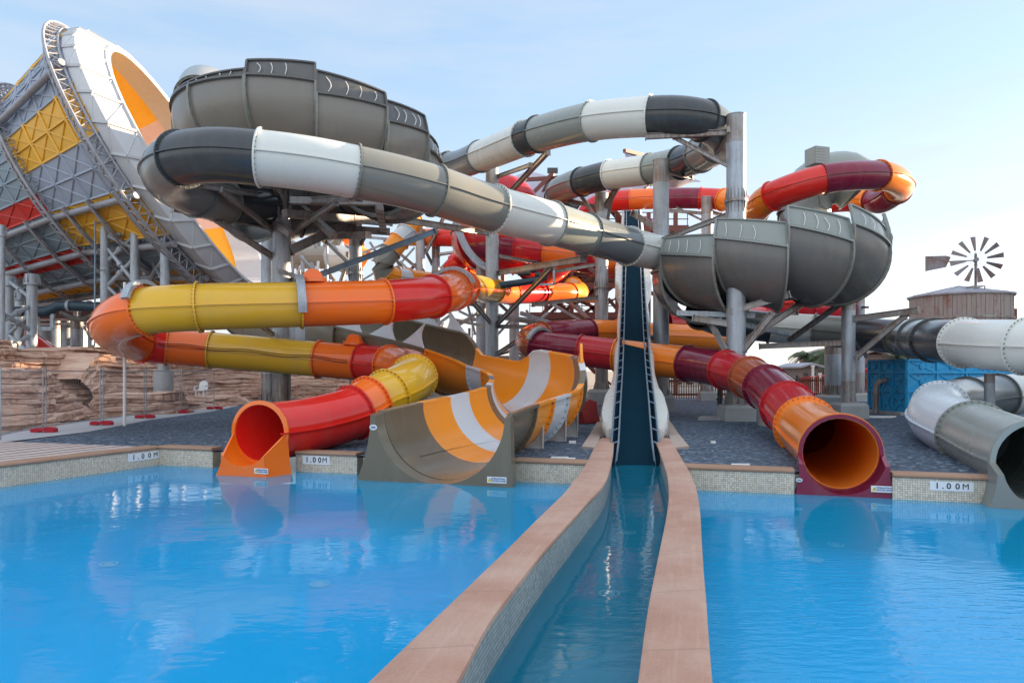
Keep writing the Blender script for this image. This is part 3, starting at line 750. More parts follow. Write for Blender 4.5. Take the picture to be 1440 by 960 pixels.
# --- the long grey tube slide with its two open bowls
s1 = thing('tube_slide', 'long grey, charcoal and white tube slide with two big open grey bowls', 'water slide', G(1466, 655))
G2 = [(806,300,46,'char'), (786,285,46), (786,270,44.5,'grey'), (804,260,42.5), (818,256,41.3,'char'), (858,246,39.8,'white'), (915,238,37.8,'sage'), (957,229,36,'char'), (985,218,34.2,'grey'), (1010,203,32,'slate'), (1012,186,30), (990,170,28.8,'char'),
      (955,164,28.6), (914,164,28.9,'white'), (832,171,30.4,'sage'), (757,189,33,'char'), (739,195,33.8,'white'), (676,220,38,'slate'), (631,234,41.5,'char'), (560,232,43), (470,212,42), (380,170,38,'grey'), (312,128,33.5), (284,121,29.5), (279,140,26.8)]
tube(s1, G2, .80, bolts=24)
C1 = P(440, 280, 28); C2 = P(1076, 350, 31.2)
bowl(s1, C1, 3.05, 1.98, [(-215,-166,0.05,.1,11.5,11.45), (-165,-127.5,.1,.15,11.3,11.3), (-127,-99.5,.15,.3,11.3,11.2), (-99,-73.5,.6,.75,11.25,11.1), (-73,-45.5,.95,.6,10.72,10.72), (-45,-20.5,.9,.75,10.25,10.45), (-20,10,.8,.7,9.85,9.9)], None, body='bowl2', band='band2')
bowl(s1, C1, 2.6, 1.6, [(8,60,.3,.3), (60,115,.2,.2), (115,165,.2,.2)], lambda th: 10.5-(th-8)*.011, hoses=False)
bowl(s1, C2, 2.93, 1.94, [(-225,-168.5,.8,.75,6.3,5.95), (-168,-132.3,.8,1.05,6.62,6.1), (-131.8,-100.3,.9,1.1,6.82,6.27), (-99.8,-70.3,.9,1.05,7.06,6.5), (-69.8,-36,.9,.75,7.18,6.65), (-35.5,10,1,1,7.1,6.9)], None)
bowl(s1, C2, 2.93, 1.62, [(-225,-100,0,0,6.4,6.6), (-99,10,0,0,6.7,6.95)], None, band=None, phi0=30)
bowl(s1, C1, 3.05, 1.66, [(-215,-100,0,0,11.3,11.0), (-99,10,0,0,10.9,10.0)], None, band=None, phi0=30)
G1 = [(410,300,30,'grey'), (375,293,28.5,'char'), (318,285,27,'grey'), (275,273,25.3,'slate'), (243,256,23.6), (236,239,22.0), (256,224,20.9,'char'), (305,218,20.5), (366,222,20.5,'white'), (433,230,20.8), (500,242,21.3,'grey'), (558,254,21.9), (612,268,22.6,'brown'),
      (655,282,23.4), (695,294,24.2,'white'), (774,314,26.2,'sage'), (824,329,28,'slate'), (884,346,30.2,'white'), (932,357,32), (955,362,33)]
G1[12] = (612,268,22.6,'grey')
tube(s1, G1, .78, bolts=32)
pc, secs = tube(s1, S1C, S1_R, bolts=36)
c, g, s, u = pc.frame(len(S1C)-1)
flange(secs[-1], (c, g, s, u), S1_R, M['sage'], 0, .07, .09)
outlet(s1, M['grey'], c+g*.06, (g.x*.4+wnor.x*.6, g.y*.4+wnor.y*.6), S1_R-.02, .45, -.62, .2, .10, 12)
# hood over the second bowl's entry, its fan box
tube(s1, [(1130,305,38,'sage'), (1138,270,38), (1160,253,37.8,'sage'), (1190,250,37.6), (1209,266,37.4)], 1.32, n=36)
tube(s1, [(1130,305,38,'grey'), (1132,322,37), (1150,335,34.5)], 1.25, n=36)
mb = MB(); b = P(1149, 221, 36); mb.box(b, (.85, .8, .85), .3); mb.bar(b+Vector((-.35,0,-.45)), b+Vector((-.35,.1,-1.2)), .07); mb.bar(b+Vector((.35,0,-.45)), b+Vector((.5,.1,-.9)), .07); mb.build('fan_box', M['sage'], s1)
for k in range(5):
    mb = MB(); mb.box(b+Vector((-.05-.4*math.sin(.3)*0, -.42, -.28+.14*k)), (.6, .03, .05), .3); mb.build('louvre', M['grey'], s1)

# --- half-pipe wave slide
s3 = thing('half_pipe_slide', 'open half-pipe slide striped brown, gold and white that curls back behind its low brown mouth', 'water slide', G(612, 660))
hp = Path(S3W)
cuts3 = [(0,.85,'brown'), (.85,1.45,'gold'), (1.45,1.95,'pale'), (1.95,2.6,'gold'), (2.6,2.9,'brown'), (2.9,3.15,'pale'), (3.15,3.5,'gold'), (3.5,3.95,'brown'), (3.95,4.5,'gold'), (4.5,4.95,'pale'), (4.95,5.95,'gold'), (5.95,7.4,'brown'), (7.4,8.5,'beige'), (8.5,10,'beige')]
def a_in(t): return 180 if t < 5 else 180-min(1, (t-5))*8            # inner rim (curve's inside)
def a_out(t):                                                          # outer wall climbs round the bend
    def sm(x): x = max(0, min(1, x)); return x*x*(3-2*x)
    return 360+28*sm((t-2.35)/.9)-25*sm((t-4.75)/.45)+34*sm((t-5.85)/.3)
def hpt(t, a, r): c, g, s, u = hp.frame(t); return c+s*r*math.cos(R(a))+u*r*math.sin(R(a))
for t0, t1, cn in cuts3:
    mb = MB(); ts = hp.samples(t0, t1, .3); N = 26; loops = []
    for t in ts:
        A = [a_in(t)+(a_out(t)-a_in(t))*k/N for k in range(N+1)]
        loops.append([hpt(t, a, S3_R) for a in A]+[hpt(t, a, S3_R+.05) for a in A[::-1]])
    mb.loft(loops, True, True); o = mb.build('trough_section', M[cn], s3, 40)
    for side in (0, 1):                                                # turned-out rims
        mb = MB(); loops = []
        for t in ts:
            a = a_out(t) if side else a_in(t); c, g, s, u = hp.frame(t); p = hpt(t, a, S3_R); q = (p-c).normalized(); w = s if side else -s
            w = (w+Vector((0,0,.1))).normalized()
            loops.append([p-u*.05-w*.01, p+w*.17-u*.05, p+w*.17+u*.025, p-w*.01+u*.025])
        mb.loft(loops, True, True); mb.build('rim', M[cn], o, 40)
    fb = MB(); loops = []
    for k in range(N+1):
        a = a_in(t1)+(a_out(t1)-a_in(t1))*k/N; c, g, s, u = hp.frame(t1)
        loops.append([hpt(t1, a, S3_R+.03)-g*.03, hpt(t1, a, S3_R+.13)-g*.03, hpt(t1, a, S3_R+.13)+g*.03, hpt(t1, a, S3_R+.03)+g*.03])
    fb.loft(loops, True, True)
    for k in range(1, N): q = hpt(t1, a_in(t1)+(a_out(t1)-a_in(t1))*(k+.5)/N, S3_R+.085); g = hp.frame(t1)[1]; fb.cyl(q-g*.05, q+g*.05, .018, n=5, mi=1)
    fb.build('flange', [M[cn], M['bolt']], o, 40)
# splash deflector at the bend
mb = MB(); loops = []
for k in range(9):
    t = 3.1+.5*k/8; p = hpt(t, a_out(t), S3_R+.05); c, g, s, u = hp.frame(t); h = .55*math.sin(PI*min(1, .12+k/8*.88))
    loops.append([p, p+u*h, p+u*h+s*.08, p+s*.08])
mb.loft(loops, True, True); mb.build('splash_guard', M['gold'], s3, 40)
for side, sp in ((0, [(6.0,6.4), (6.5,6.9), (7.0,7.4)]), (1, [(6.0,6.4), (6.5,6.9), (7.0,7.4)])):
    for ta, tb in sp:                                              # shark-fin splash plates, tip towards ta
        if side: ta, tb = tb, ta
        q = [hpt(tb+(ta-tb)*k/6, a_out(tb+(ta-tb)*k/6) if side else a_in(tb+(ta-tb)*k/6), S3_R+.02) for k in range(7)]
        c, g, s, u = hp.frame(ta); run = q[-1]-q[0]; tip = q[-1]+Vector((0,0,.95))+run*.06
        back_ = [q[-1]+(tip-q[-1])*f-run*.16*math.sin(f*PI) for f in (.2, .4, .6, .8, 1)]
        front_ = [tip+(q[0]-tip)*f-Vector((0,0,.05*math.sin(f*PI))) for f in (.2, .4, .6, .8)]
        mb = MB(); mb.plate(q+back_+front_, s*(.09 if side else -.09)); mb.build('fin', M['pale'], s3)
c, g, s, u = hp.frame(0)
ap, s_, ax_ = outlet(s3, M['brown'], c, (wnor.x*.8-g.x*.2, wnor.y*.8-g.y*.2), S3_R, .34, -.62, .06, .12, 2, .03, 'mouth_plate', flare2=.42)
sx_ = s_ if s_.x > 0 else -s_; e = c+ax_*.34
sticker(ap, Vector((e.x, e.y, -.30))+sx_*1.30, sx_, ax_, .42, .13); oval(ap, Vector((e.x, e.y, .72))-sx_*1.52, sx_, ax_, .09, .06)
for t in (1.35, 2.15, 2.75, 5.2, 6.2, 7.2):                                # feet under the trough
    mb = MB(); c, g, s, u = hp.frame(t); w = Vector((s.x, s.y, 0)).normalized(); gg = Vector((g.x, g.y, 0)).normalized()*.06; zb = 0
    p = hpt(t, 345, S3_R+.06); zt = p.z
    poly = [c+w*1.32-Vector((0,0,c.z+.05)), c+w*.8-Vector((0,0,c.z+.05)), hpt(t, 306, S3_R+.06), hpt(t, 315, S3_R+.06), hpt(t, 325, S3_R+.06), c+w*1.34+Vector((0,0,.62*(hpt(t, 325, S3_R).z-c.z)))]
    mb.plate([q-gg for q in poly], gg*2); mb.build('support_foot', M['concrete'], s3)

# --- steep dark drop slide with white side shells and ladder rails
s5 = thing('drop_slide', 'steep dark navy drop slide with scalloped white sides and ladder rails running into the channel', 'water slide', G(893, 648))
prof5 = [(17.75,-.52), (18.2,-.37), (19.3,-.1), (20.8,.28), (22.2,.66), (24,1.05), (26,1.5), (28.2,2.05), (30.3,2.7), (33,3.7), (36,4.95), (40,6.8), (46,9.6), (53,12.8), (59,15.2), (61,15.6)]
pp5 = Path([Vector((0, a, b)) for a, b in prof5]); X0 = 893
def c5(y, z): return Vector(((X0-CX)/F*18.2+(893.0-CX)/F*(y-18.2)*.985, y, z))
def x5(y):                                                        # plan line: follows the sight columns of the photograph's straight run
    pts = [(16,894.0), (18.2,893.5), (22.2,892.6), (30.3,891.5), (40,890.5), (59,888.5), (62,888.5)]
    for (a, u), (b, v) in zip(pts, pts[1:]):
        if a <= y <= b: return ((u+(v-u)*(y-a)/(b-a))-CX)/F*y
    return (893-CX)/F*y
ts = pp5.samples(0, len(prof5)-1, .6); line5 = []
for t in ts: q = pp5.at(t); line5.append(Vector((x5(q.y), q.y, q.z)))
hw = .5; mb = MB()
mb.loft([[p+Vector((-hw,0,0)), p+Vector((hw,0,0)), p+Vector((hw,0,-.12)), p+Vector((-hw,0,-.12))] for p in line5], True, True); mb.build('slide_bed', M['bed'], s5, 40)
def wv(y):                                                        # outer half width of the white shells: wavy
    pts = [(17.5,.52), (20.0,.60), (20.6,.86), (22,.96), (23.8,.92), (25.4,.76), (27.5,.70), (30,.74), (32,.66), (34.5,.70), (37,.66), (39,.68), (40.5,.95), (43,1.0), (46,.78), (52,.72), (62,.7)]
    for (a, u), (b, v) in zip(pts, pts[1:]):
        if a <= y <= b: f = (y-a)/(b-a); f = f*f*(3-2*f); return u+(v-u)*f
    return .52
for sg in (-1, 1):
    mb = MB(); loops = []
    for p in line5:
        if p.y < 19.9: continue
        w = wv(p.y); dep = min(1.5, .25+.16*(p.y-19.9)); zt = .16; w = w+.10
        loops.append([p+Vector((sg*(hw+.16),0,zt)), p+Vector((sg*(w-.05),0,zt-.05)), p+Vector((sg*w,0,zt-.16)), p+Vector((sg*w*.97,0,-dep*.55)), p+Vector((sg*w*.72,0,-dep)), p+Vector((sg*(hw+.02),0,-dep)), p+Vector((sg*(hw+.16),0,-.1))])
    mb.loft(loops, True, True); mb.build('side_shell', M['white'], s5, 50)
    mb = MB(); loops = []
    for p in line5: loops.append([p+Vector((sg*(hw+.002),0,-.14)), p+Vector((sg*(hw+.06),0,-.14)), p+Vector((sg*(hw+.10),0,.22)), p+Vector((sg*(hw+.07),0,.22))])
    mb.loft(loops, True, True); mb.build('side_wall', M['bed'], s5, 50)
    mb = MB()                                                     # ladder rail
    up = [p+Vector((sg*(hw-.06),0,.34)) for p in line5 if p.y > 18.6]; lowr = [p+Vector((sg*(hw+.13),0,.26)) for p in line5 if p.y > 18.6]
    mb.pipe(up, .026, 6); mb.pipe(lowr, .026, 6); acc = 0; last = None
    for k, (a, b) in enumerate(zip(up, lowr)):
        if last is None or (a-last).length > 1.05: mb.pipe([a, b], .022, 6); last = a
    mb.pipe([up[0], line5[1]+Vector((sg*(hw+.03),0,-.2))], .03, 6)
    mb.build('ladder_rail', M['bluesteel'], s5, 40)
    mb = MB(); loops = []
    for p in line5:
        if 17.4 < p.y < 20.6: loops.append([p+Vector((sg*(hw+.06),0,-.3)), p+Vector((sg*(hw+.17),0,-.3)), p+Vector((sg*(hw+.17),0,.12)), p+Vector((sg*(hw+.08),0,.12))])
    mb.loft(loops, True, True); mb.build('base_frame', M['bluesteel'], s5)
for y in (25, 31, 37, 44, 51, 58):                                 # frames under the run
    q = min(line5, key=lambda p: abs(p.y-y)); mb = MB()
    for sg in (-1, 1): mb.cyl(Vector((q.x+sg*.45, y, -.05)), q+Vector((sg*.45, 0, -.3)), .09, n=8)
    mb.bar(q+Vector((-.6,0,-.25)), q+Vector((.6,0,-.25)), .12); mb.build('support_frame', M['galv'], s5, 40)

# --- slides of the far tower
s7 = thing('tube_slide', 'high red and orange tube slide that loops out over the second grey bowl', 'water slide', P(840, 521, 50).xy.to_3d())
tube(s7, [(860,352,49,'orange'), (838,340,50), (822,322,50.6,'crimson'), (826,300,50.2), (845,286,49.8,'red'), (887,281,49,'orange'), (938,279,48.4,'maroon'), (985,279,47.8,'red'), (1017,281,47,'amber'), (1046,290,44), (1052,299,40.5,'maroon'), (1062,296,37.5,'amber'),
           (1086,276,35.2,'red'), (1158,252,34,'maroon'), (1235,247,34.8,'amber'), (1262,256,36.8), (1262,268,39.2,'maroon'), (1238,283,41), (1225,281,42,'amber'), (1200,281,43,'red'), (1170,283,44), (1130,290,45)], .70, bolts=20)
s8 = thing('bowl_slide', 'crimson open bowl slide with a grey edge, behind the braced middle column', 'water slide', P(700, 521, 47).xy.to_3d())
bowl(s8, P(724, 300, 48), 2.0, 2.3, [(-250,-205,.6,.6), (-204,-150,.7,.7), (-149,-95,.5,.4), (-94,-40,.3,.3), (-39,20,.3,.3)], lambda th: 10.5+(th+90)*-.004, body='crimson', band='crimson', hoses=False)
tube(s8, [(665,345,46,'maroon'), (700,346,44.8), (727,349,44.4,'crimson'), (766,354,44,'orange'), (808,360,43.8,'crimson'), (835,365,44,'orange'), (862,369,44.6,'crimson'), (900,373,46)], .92)
tube(s8, [(672,300,46,'crimson'), (688,278,45.5), (708,266,45), (733,280,45.5), (742,305,46.5)], .95, seam=False)
mb = MB(); q = [P(x, y, 44.2) for x, y in ((636,255), (634,285), (640,320), (655,352), (676,372), (690,378))]
loops = [[p, p+Vector((.35,.25,.1)), p+Vector((.35,.25,-.1)), p+Vector((0,.0,-.2))] for p in smooth_line(q, 4)]
mb.loft(loops, True, True); mb.build('edge_frame', M['galv'], s8, 40)
s9 = thing('tube_slide', 'narrow orange and grey tube slide spiralling down below the first grey bowl', 'water slide', P(555, 521, 46).xy.to_3d())
tube(s9, [(545,286,47,'grey'), (565,296,46.5), (578,310,46,'gold'), (573,326,45.6,'pale'), (561,339,45.3,'gold'), (549,354,45,'grey'), (538,370,44.8,'grey'), (540,385,45,'gold'), (556,390,45.6,'pale'), (572,392,46.4,'gold'), (600,396,48), (640,400,50)], .66)
s10 = thing('tube_slide', 'short red, orange and yellow tube slide curling round behind the crimson bowl', 'water slide', P(660, 521, 52).xy.to_3d())
tube(s10, [(560,333,56,'gold'), (597,334,55.6,'orange'), (613,334,55.4,'red'), (650,336,55,'red'), (700,350,54.5), (690,362,53.4,'orange'), (664,364,51.8,'red'), (640,370,50.4), (637,381,50.8), (652,388,51.8,'orange'), (668,390,52.6,'yellow'), (690,400,53.5), (716,416,54)], .68)
s11 = thing('bowl_slide', 'red open bowl slide half hidden below and behind the second grey bowl', 'water slide', P(1130, 521, 45).xy.to_3d())
bowl(s11, P(1128, 440, 46.5), 1.7, 1.5, [(-200,-150,.5,.5), (-149,-98,.5,.5), (-97,-45,.5,.5), (-44,20,.5,.5)], lambda th: 5.9, body='crimson', band='red', hoses=False)
tube(s11, [(935,455,42,'crimson'), (985,456,43), (1040,452,44), (1080,448,45)], .8)
# ------------------------------------------------------------------ steel columns with their brackets
def column(label, x, d, ytop, rad, ped, arms, collar=None, notch=True, zbot=0, name='support_column', plates=()):
    base = P(x, HY, d); base.z = 0
    o = thing(name, label, 'column', base, 'steel columns carrying the slides')
    top = P(x, ytop, d).z; zb = zbot
    if ped:
        mb = MB(); w, h = ped
        if w > 0: mb.prism([(base.x+sx*w/2, base.y+sy*w/2) for sx, sy in ((-1,-1),(1,-1),(1,1),(-1,1))], zbot-.1, zbot+h*.82); mb.add([Vector((base.x+sx*w/2*k, base.y+sy*w/2*k, z)) for z, k in ((zbot+h*.82, 1), (zbot+h, .86)) for sx, sy in ((-1,-1),(1,-1),(1,1),(-1,1))], [(0,1,5,4),(1,2,6,5),(2,3,7,6),(3,0,4,7),(4,5,6,7)])
        else: mb.cyl(base+Vector((0,0,zbot-.1)), base+Vector((0,0,zbot+h)), -w, n=24)
        mb.build('pedestal', M['concrete'], o, 40); zb = zbot+h
    mb = MB(); zk = [zb, zb+min(1.3, (top-zb)*.2), top-min(1.1, (top-zb)*.15), top]
    for q_ in range(3): mb.cyl((base.x, base.y, zk[q_]), (base.x, base.y, zk[q_+1]), rad, n=28, mi=(0 if q_ == 1 else 1), caps=q_ != 1)
    mb.cyl((base.x, base.y, top), (base.x, base.y, top+.03), rad+.02, n=28)
    for k in range(1, int((top-zb)/6)): mb.cyl((base.x, base.y, zb+6*k), (base.x, base.y, zb+6*k+.02), rad+.008, n=28)
    mb.build('shaft', [M['galv'], M['galvr']], o, 40)
    if ped:
        mb = MB(); mb.cyl((base.x, base.y, zb), (base.x, base.y, zb+.05), rad*1.32, n=24)
        for k in range(8):
            a = 2*PI*k/8; e = Vector((math.cos(a), math.sin(a), 0)); mb.plate([base+e*rad*.98+Vector((0,0,zb+.05)), base+e*rad*1.3+Vector((0,0,zb+.05)), base+e*rad*.98+Vector((0,0,zb+.5))], e.cross(Vector((0,0,1)))*.02)
        mb.build('base_plate', M['galvr'], o, 40)
    if collar:
        for yc in collar:
            z = P(x, yc, d).z; mb = MB()
            mb.cyl((base.x, base.y, z-.03), (base.x, base.y, z+.03), rad*1.22, n=28); mb.cyl((base.x, base.y, z+.035), (base.x, base.y, z+.095), rad*1.22, n=28)
            for k in range(16):
                a = 2*PI*k/16; e = Vector((math.cos(a), math.sin(a), 0))
                for s1_ in (-1, 1): mb.plate([base+e*rad*.98+Vector((0,0,z+.03*s1_)), base+e*rad*1.2+Vector((0,0,z+.03*s1_)), base+e*rad*.98+Vector((0,0,z+.55*s1_+.03))], e.cross(Vector((0,0,1)))*.025)
            mb.build('collar', M['galvr'], o, 40)
    for a in arms:
        (xa, ya, da), (xb, yb, db) = a[0], a[1]; w = a[2] if len(a) > 2 else .2; mt = a[3] if len(a) > 3 else 'galvr'; p, q = P(xa, ya, da), P(xb, yb, db); t = (q-p).normalized()
        mb = MB(); s = t.cross(Vector((0,0,1))).normalized(); u = s.cross(t); th = .028        # an H section: two flanges, one web
        for k in (-1, 1): mb.bar(p+u*k*w*.46, q+u*k*w*.46, w*.75, w*.1)
        mb.bar(p, q, w*.16, w*.86)
        for e, dr in ((p, 1), (q, -1)): mb.bar(e+t*dr*.0-t*.02, e+t*.02, w*1.15, w*1.25)
        mb.build('bracket_arm', M[mt], o)
    for (xa, ya, da, sx_, sz_) in plates:
        mb = MB(); mb.box(P(xa, ya, da), (sx_, .03, sz_)); mb.build('bracket_plate', M['galv'], o)
    return o
column('tall grey column carrying the bend of the long grey slide, behind the yellow tube', 396, 28.5, 262, .36, (1.1, .5), [
    ((404,283,28.4),(505,278,21.8),.2), ((404,331,28.4),(472,285,23.5),.17), ((384,277,28.4),(266,258,23.5),.2), ((386,326,28.4),(310,267,25),.17), ((384,318,28.4),(243,292,25.5),.26), ((382,360,28.4),(300,306,26.3),.22),
    ((408,297,28.6),(545,306,34),.26), ((408,352,28.6),(525,298,31),.36), ((408,395,28.6),(430,388,28),.2), ((384,262,28.2),(396,318,27.9),.12), ((398,262,28.2),(372,250,24),.2), ((392,380,28.2),(425,392,22.5),.14), ((340,440,21.9),(384,470,28),.14)], plates=((418,470,27.6,.6,.95),))
column('pale square-edged column just beside and behind the tallest left column', 379, 34, 268, .38, (1.2, .5), [((385,300,34),(420,268,32),.4)])
column('slim tall column in the middle with many braces, left of the crimson bowl edge', 692, 41, 238, .37, (1.1, .6), [
    ((700,384,41),(820,364,29.5),.26), ((697,458,41),(777,375,33),.22), ((700,446,41),(786,459,39),.2), ((698,459,41),(788,460,37),.22), ((695,500,41),(752,463,38),.2), ((686,404,41),(612,386,27.5),.24), ((690,454,41),(640,396,29),.2), ((690,328,41),(545,306,34),.3),
    ((700,248,41),(746,232,36),.2), ((712,276,41),(770,214,35),.26), ((612,325,31),(430,394,29.2),.24,'bluesteel'), ((692,275,40.8),(640,250,44),.2), ((688,460,41),(640,450,43),.16), ((702,360,41),(770,372,44),.18)])
column('paired column hidden close behind the slim braced middle column', 677, 45.5, 372, .34, (1, .5), [((672,440,45),(620,470,47),.14), ((672,430,45),(636,425,44),.14)])
column('tallest column of all, standing bare-topped above the second grey bowl', 1035, 28.2, 163, .37, (1.2, .6), [
    ((1024,186,28.2),(908,192,28.6),.22), ((1024,233,28.2),(948,193,28.6),.16), ((1026,182,28),(1008,214,30),.2), ((1028,438,28),(1110,414,27.6),.24), ((1045,492,28),(1087,440,27.2),.24), ((1046,480,28.2),(1150,412,29.5),.24),
    ((1020,492,28),(1000,455,28.6),.2), ((1030,456,28.1),(975,447,28.8),.24), ((1030,418,28.3),(1180,402,29.2),.24), ((1024,302,28.2),(930,338,31),.2), ((1044,446,28.4),(1120,440,33),.16)], collar=(284,))
column('grey column right of the dark drop slide, below the upper grey tube', 929.5, 34.5, 226, .38, (1.1, .75), [((938,242,34.4),(972,250,36),.18), ((938,330,34.4),(890,300,36),.26), ((932,480,34.6),(905,470,36),.2)])
column('grey column left of the dark drop slide with a flanged collar at mid height', 846, 42, 273, .38, (1.5, .85), [
    ((852,290,41.8),(868,262,39.8),.3), ((842,292,41.8),(800,282,44),.24), ((842,310,41.8),(806,260,42.6),.2), ((852,322,41.8),(862,270,40),.18), ((840,418,41.8),(750,428,38.5),.22), ((840,458,41.8),(800,425,45),.18), ((840,336,42),(800,300,45),.2), ((838,372,42),(778,382,43),.2), ((838,383,42),(822,373,44),.2)], collar=(405,))
column('far grey column below the long crimson tube, between the tall bare-topped column and the drop slide', 994, 47, 278, .36, (1, .6), [((988,300,47),(942,296,48),.2), ((1000,298,47),(1014,302,47.5),.2), ((988,310,47),(952,292,48),.14)])
column('short column at the right end of the second grey bowl, with a long arm to the bending grey tube', 1193, 29.6, 414, .27, (1.15, .62), [
    ((1202,448,29.4),(1292,436,27.6),.24), ((1204,502,29.4),(1276,441,28),.2), ((1186,420,29.6),(1130,422,29),.26), ((1186,482,29.6),(1068,487,31),.22), ((1186,424,29.6),(1110,478,33),.2), ((1200,478,29.6),(1218,500,32),.14)], plates=())
column('thick pale column with a rusty foot behind the short bowl column', 1173, 37, 488, .46, (1.4, .7), [])
column('thin pale column far behind the rusty-footed thick one', 1209, 46, 405, .30, (.9, .5), [((1209,432,46),(1220,432,45),.14)])
column('grey column under the edge of the first grey bowl, in front of sunlit beige slides', 500, 34, 315, .30, (1, .4), [((492,310,34),(428,306,30),.3), ((505,305,34),(548,310,33),.4), ((494,372,34),(460,340,36),.2), ((506,346,34),(516,328,33.5),.14), ((505,300,34),(460,285,31),.36)], collar=(385,))
column('far column under the narrow orange spiral, the first of the braced far pair', 591, 55, 312, .36, (1, .5), [((598,356,55),(625,304,54),.24), ((584,404,55),(555,362,53),.2), ((584,372,55),(556,402,53),.2), ((596,385,55),(540,338,54),.2), ((598,418,55),(560,440,50),.2), ((584,390,55),(520,396,50),.2)])
column('far column under the red and orange tube, the second of the braced far pair', 613, 56, 344, .33, (1, .5), [((618,392,56),(650,352,55),.22), ((618,358,56),(646,354,55),.2), ((608,372,56),(597,350,55.4),.2), ((614,500,56),(560,545,50),.15)])
column('far column beneath the orange tube end beside the brown steel tower', 723, 55, 398, .38, (1, .5), [((730,416,55),(838,424,52),.24), ((730,460,55),(780,470,56),.22), ((716,440,55),(700,425,54),.2)])
column('short round stub holding the upper grey tube above the lower grey bend', 1391.5, 22.5, 526, .15, None, [], name='support_post')
o = thing('support_post', 'fat white concrete post holding the crimson tube above the gravel', 'post', (P(1077, 521, 25.6).x, 25.6, 0))
mb = MB(); b = P(1077, 521, 25.6); mb.cyl((b.x, b.y, -.05), (b.x, b.y, .98), .27, n=24); mb.build('concrete_shaft', M['concrete'], o, 40); mb = MB(); mb.cyl((b.x, b.y, .98), (b.x, b.y, 1.06), .34, n=24); mb.build('cap_plate', M['galv'], o, 40)
# box-beam frames carrying the bowls
def frame_set(name, label, beams, mt='galvr'):
    b0 = P(*beams[0][0]); o = thing(name, label, 'trestle', (b0.x, b0.y, 0))
    for p, q, w in beams:
        mb = MB(); a, b = P(*p), P(*q); mb.bar(a, b, w, w*.95); t = (b-a).normalized()
        for k in range(1, int((b-a).length/1.2)): e = a+t*1.2*k; mb.bar(e-t*.03, e+t*.03, w*1.12, w*1.08)
        mb.build('box_beam', M[mt], o)
    return o
frame_set('steel_trestle', 'rusty box-beam frame under the first grey bowl', [((400,300,26.5),(535,312,31),.30), ((420,318,31),(548,326,32),.30), ((410,282,26),(530,284,25.2),.26), ((440,334,33),(518,330,25.5),.24), ((533,290,24.6),(540,326,32.5),.26), ((400,270,31),(470,332,26),.24), ((345,286,31),(410,330,27),.24)])
fr = frame_set('steel_trestle', 'galvanised box-beam frame under the second grey bowl', [((952,440,29.6),(1062,444,28.6),.22), ((1045,428,30),(1200,404,29.4),.26), ((1012,450,29),(1110,470,33),.2), ((1170,404,30),(1222,402,30.2),.24)], 'galv')
mb = MB(); q = [P(*e) for e in ((1128,404,28.4),(1222,403,29.4),(1240,360,30.2),(1247,322,30.5),(1243,345,30.3),(1215,384,29.4),(1172,397,28.6))]; 
mb.plate(q, (.03, .12, 0)); mb.build('gusset_plate', M['sage'], fr)

# ------------------------------------------------------------------ giant funnel
AZ, TL = 1.642, .492
NN = Vector((math.cos(TL)*math.sin(AZ), -math.cos(TL)*math.cos(AZ), math.sin(TL))); S_ = NN.cross(Vector((0,0,1))).normalized(); UU = S_.cross(NN)
RIM = (Vector((-20.45, 46.0, 14.62)), 8.39); R1_ = (Vector((-22.21, 45.25, 14.79)), 8.64); R2_ = (Vector((-28.66, 47.63, 13.70)), 6.81); R3_ = (Vector((-36.2, 50.2, 11.9)), 5.7); R4_ = (Vector((-43, 52.6, 10.4)), 5.0)
RID = ((RIM[0]*.42+R1_[0]*.58), 8.95)
A0 = -24.0; DA = 10.0
def fpt(rg, a, k=1.0, dn=0.0): c, r = rg; return c+(S_*math.cos(R(a))+UU*math.sin(R(a)))*r*k+NN*dn
fun = thing('funnel_slide', 'giant tilted grey, yellow and red funnel slide with a white rim, on lattice legs', 'funnel slide', (R1_[0].x, R1_[0].y, 0))
def colr(zone, i):                                                # strip colours, i counts 12-degree strips up from the front pipe
    t = {0: {0:'cgrey',1:'cgrey',2:'cyellow',3:'cyellow',4:'cgrey',5:'cgrey',6:'cgrey',-1:'cyellow',-2:'cyellow',-3:'cgrey2',-4:'cgrey2',-5:'cyellow',-6:'cyellow',-7:'cgrey2',-8:'cgrey2'},
         1: {0:'cred',1:'cgrey2',2:'cgrey2',3:'cgrey2',4:'cgrey2',5:'cred',6:'cred',-1:'cgrey2',-2:'cgrey2',-3:'cred',-4:'cgrey2',-5:'cgrey2',-6:'cyellow',-7:'cgrey2'},
         2: {0:'cgrey2',1:'cgrey2',2:'cyellow',3:'cyellow',4:'cgrey2',-1:'cyellow',-2:'cyellow',-3:'cgrey2'}}[zone]
    return t.get(i, 'cgrey2' if i % 4 < 2 else ('cyellow' if zone == 0 else 'cred'))
zones = ((R1_, R2_), (R2_, R3_), (R3_, R4_))
